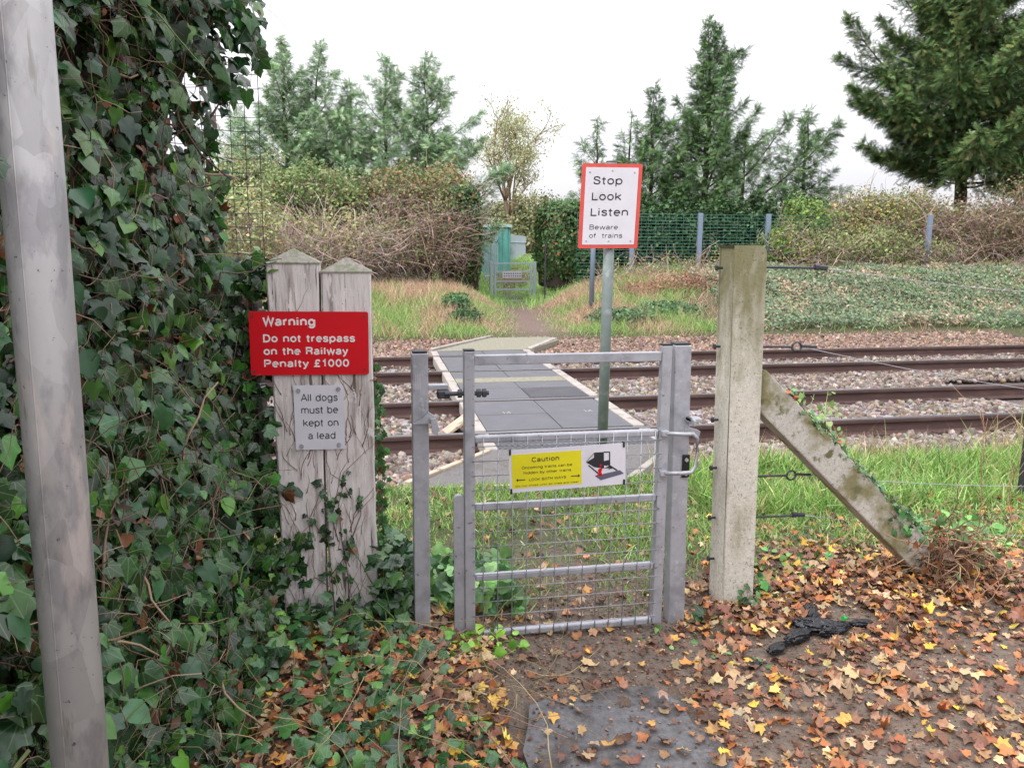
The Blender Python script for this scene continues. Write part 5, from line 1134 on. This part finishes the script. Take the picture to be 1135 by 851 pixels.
# dead vine tangle at the strut foot
t = empty('dead_vines', (s1[0], CPY, 0), 'tangle of brown dead vines piled round the strut foot', 'vines')
p_, r_, c_4 = twigs(420, np.array([s1[0]+.10, CPY+.02, .12]), np.array([.13, .12, .14]), -.1, .32, 1.3, .0035, ['7a5a44', '8f6f54', '5f4434', 'a08468'])
link('stems', tubes('stems', p_, r_, 4, c_4), twigM, t)
p_, r_, c_5 = twigs(22, np.array([s1[0]+.15, CPY, .12]), np.array([.2, .15, .08]), .2, .6, .8, .004, ['9a8064', '8f6f54'])
link('long_stems', tubes('long_stems', p_, r_, 4, c_5), twigM, t)
n = 240; link('dead_leaves', scatter('dl', CRUMP+IVY, np.array([s1[0]+.10, CPY-.02, .10])+rnd(n, 1)*np.array([.11, .08, .09]), basis(rnd(n), rnd(n)), rng.uniform(.02, .045, n), cols(n, ['7a4a30', '8f6040', '4f6a3c', '5f4434'])), deadM, t)
# tall dead stalks on the right
for px, py, hpx, lab in ((1080, 560, 170, 'tall thin bare weed stalk with side twigs right of the strut'), (1115, 560, 110, 'reddish thin bare stalk near the right edge')):
    p = onz(px, py+40, .02); h_2 = hpx/853*p[1]*1.02; ps = [np.array([(p[0]+.02*math.sin(k), p[1], h_2*k/6) for k in range(7)])]; rs = [np.linspace(.004, .0015, 7)]
    for k in range(14):
        z_ = h_2*rng.uniform(.25, 1); d_ = np.array([rng.normal(0, .7), rng.normal(0, .3), .8]); l_ = rng.uniform(.08, .25); ps.append(np.array([(p[0], p[1], z_), (p[0]+d_[0]*l_*.5, p[1], z_+d_[2]*l_*.5), (p[0]+d_[0]*l_, p[1]+d_[1]*l_, z_+d_[2]*l_*1.1)])); rs.append(np.linspace(.002, .001, 3))
    tag(link('dead_stalk', tubes('dead_stalk', ps, rs, 4, cols(len(ps), ['a08468', '8f6f58'])), twigM), lab, 'weeds')
# pale flowering weed near the rails
p = at(912, 470, 5.3); ps, rs, lf = [], [], []
for k in range(5):
    x0 = p[0]+rng.normal(0, .09); h_2 = rng.uniform(.35, .55); ps.append(np.array([(x0, 5.3, -.05), (x0+rng.normal(0, .04), 5.3, h_2*.5), (x0+rng.normal(0, .08), 5.28, h_2)])); rs.append(np.array([.004, .003, .0015]))
    for z_ in np.linspace(.05, h_2, 12): lf.append((x0+rng.normal(0, .04), 5.29+rng.normal(0, .03), z_))
t = empty('weed_plant', (p[0], 5.3, 0), 'lone pale green weed standing in front of the near rail', 'weeds'); link('stems', tubes('stems', ps, rs, 4, cols(5, ['8fa468'])), twigM, t); lf = np.array(lf)
link('leaves', scatter('lv', OVAL, lf, basis(rnd(len(lf))+np.array([0, -1, .5]), rnd(len(lf))), rng.uniform(.03, .06, len(lf)), cols(len(lf), ['86a860', 'a0b878'])), folM, t)

# ------------------------------------------------------------------ black bag with a green bottle scrap
bag = empty('plastic_bag', (1.8, 2.72, 0), 'crumpled black plastic bag lying on the leaves right of the concrete post', 'bag')
bp_ = [onz(838, 733, .02), onz(862, 715, .03), onz(885, 702, .04), onz(905, 690, .05), onz(925, 694, .04), onz(955, 688, .03), onz(900, 675, .04)]
mb = MB(); rs_ = [.02, .028, .038, .045, .04, .026, .038]
for k, (p, r_) in enumerate(zip(bp_, rs_)):
    g = bmesh.ops.create_icosphere(mb.bm, subdivisions=4, radius=1.0); 
    nxt = bp_[min(k+1, 5)]-p if k < 6 else bp_[3]-p; an = math.atan2(nxt[1], nxt[0])
    for v in g['verts']:
        c = v.co.copy(); cr_ = abs(math.sin(c.x*2.5+c.y*4+k*2))*.3+abs(math.sin(c.y*6-c.z*4+k+c.x))*.22+abs(math.sin(c.z*7+c.x*3))*.10; s_ = .62+cr_
        lx_, ly_, lz_2 = c.x*r_*2.0*s_, c.y*r_*.75*s_, c.z*r_*.6*s_
        v.co = Vector((p[0]+lx_*math.cos(an)-ly_*math.sin(an), p[1]+lx_*math.sin(an)+ly_*math.cos(an), max(.004, p[2]-.01+lz_2)))
mb.build('bag_film', bagM, bag, smooth=False); [setattr(p, 'use_smooth', True) for p in bag.children[0].data.polygons]
gb = onz(938, 683, .04); 
tag(MB().bar((gb[0]-.016, gb[1], .034), (gb[0]+.018, gb[1]+.012, .026), .010, 7, .005).build('bottle', grM, smooth=True), 'small bright green plastic scrap beside the black bag', 'litter')

# ------------------------------------------------------------------ fallen leaves
pal_y = ['d8b040', 'ddbd5c', 'c9a048']; pal_o = ['b87a48', 'a8683e', 'c4904e', '9c5c38']; pal_b = ['7d5644', '6e4838', '90644c', '5c4032']; pal_p = ['a98d6e', '9c7a5c', 'b89c72', 'c2aa82']
def ldens(x, y):
    right = np.clip((x-1.15)/.5, 0, 1)*np.clip((4.3-y)/1.1, 0.03, 1)
    mid = .10*np.ones_like(x); left = ((x < .42))*1.0*(y < 3.1)
    d = np.maximum(np.maximum(right*(.50+.40*hnoise(x, y, 1.6, 91)+.60*np.exp(-((y-3.0)/.35)**2)), mid), left)
    d = np.where((y > 3.3) & (x < 1.6), .05, d)
    d = np.where(((x-1.78)/.36)**2+((y-2.72+(x-1.78)*-.35)/.10)**2 < 1, 0.0, d)
    d = d*np.where((x > 1) & (y < 2.55), .62, 1)
    d = np.where((x > .40) & (x < 1.08) & (y < 2.42), .09, d); d = np.where((x > 1.05) & (x < 1.6) & (y < 2.6), .38, d)
    return d
def leafpts(n, xr, yr):
    x = rng.uniform(*xr, n); y = rng.uniform(*yr, n); k = rng.random(n) < ldens(x, y); x, y = x[k], y[k]; return x, y
def lcol(x, y, n):
    c = cols(n, pal_y+pal_o+pal_b+pal_p, [.5, .35, .5, 2, 2, 1.4, 1.8, 4, 4, 4, 3.2, 3, 3, 2, 1.2][:len(pal_y+pal_o+pal_b+pal_p)], .2)
    return c
def lz(x, y): return np.where((x > .42) & (x < 1.07) & (y < 2.45), np.maximum(gz(x, y), .033), gz(x, y))
x, y = leafpts(33000, (-.8, 4.8), (1.5, 4.9)); n = len(x)
nrm4 = norm(np.array([[0, 0, 1.]])+rnd(n, .24))
h4 = np.where(ldens(x, y) > .5, rng.random(n)*.035, rng.random(n)*.010)
me = scatter('leaf_litter', MAPLE+CRUMP, np.stack([x, y, lz(x, y)+.002+h4], -1), basis(nrm4, rnd(n)), rng.uniform(.45, 1.25, n)*.031, lcol(x, y, n))
tag(link('leaf_litter', me, deadM), 'carpet of small brown and orange fallen leaves around the posts and path', 'leaf litter', None, 'stuff')
# small fragments, chips
n = 26000; x = rng.uniform(-.4, 4, n); y = rng.uniform(1.6, 3.6, n); k = ~((x > .42) & (x < 1.07) & (y < 2.45)) | (rng.random(n) < .25); x, y = x[k], y[k]; n = len(x); me = scatter('leaf_fragments', SMALL, np.stack([x, y, lz(x, y)+.003], -1), basis(norm(np.array([[0, 0, 1.]])+rnd(n, .3)), rnd(n)), rng.uniform(.006, .02, n), cols(n, pal_b+pal_b+pal_p[:2]+['4a3a30', '3a2c26'], None, .2))
tag(link('leaf_fragments', me, deadM), 'fine broken leaf fragments trodden into the mud', 'leaf litter', None, 'stuff')
p_, r_, c_6 = twigs(260, np.array([1.9, 2.8, .015]), np.array([2.2, 1.1, .008]), 0, .14, .4, .0018, ['6b5548', '8f7a68', '4a3a30'], 4)
for k in range(len(p_)): p_[k][:, 2] = np.abs(p_[k][:, 2]-.015)*.2+.012+gz(p_[k][:, 0], p_[k][:, 1])
tag(link('fallen_twigs', tubes('fallen_twigs', p_, r_, 4, c_6), twigM), 'thin fallen twigs scattered on the leaf litter', 'twigs', None, 'stuff')
# individual big leaves
kinds = [('yellow', pal_y, 46), ('orange', pal_o, 110), ('brown', pal_b, 54), ('pale pinkish', pal_p, 80)]
for kn, pal, cnt in kinds:
    protos = []
    for v_ in range(4):
        tv, tf = MAPLE[(v_*2+len(kn)) % len(MAPLE)]; me = mesh_np('fallen_leaf', tv, np.concatenate([np.array(f) for f in tf]), np.arange(len(tf))*3, np.full(len(tf), 3))
        tint(me, np.repeat(cols(1, [pal[v_ % len(pal)]], None, .08), len(tv), 0)); me.materials.append(deadM); protos.append(me)
    c = 0
    while c < cnt:
        x = rng.uniform(-.1, 4.0); y = rng.uniform(1.75, 4.2)
        if rng.random() > float(ldens(np.array([x]), np.array([y]))[0])*(1.6 if y < 3.2 else .7): continue
        o = bpy.data.objects.new('fallen_leaf', protos[c % 4]); C.objects.link(o)
        o.location = (x, y, float(lz(np.array([x]), np.array([y]))[0])+.012+(.02 if ldens(np.array([x]), np.array([y]))[0] > .5 else 0)*rng.random())
        o.rotation_euler = (rng.normal(0, .2), rng.normal(0, .2), rng.uniform(0, 6.28)); s_ = rng.uniform(.026, .047); o.scale = (s_, s_*rng.uniform(.85, 1.1), s_*rng.uniform(.6, 1.2))
        side = 'left of the hinge post' if x < .25 else ('on the path before the gate' if x < 1.25 else 'on the right of the latch post')
        tag(o, '%s fallen maple leaf lying on the ground %s' % (kn, side), 'leaf', '%s fallen leaves %s' % (kn, side)); c += 1
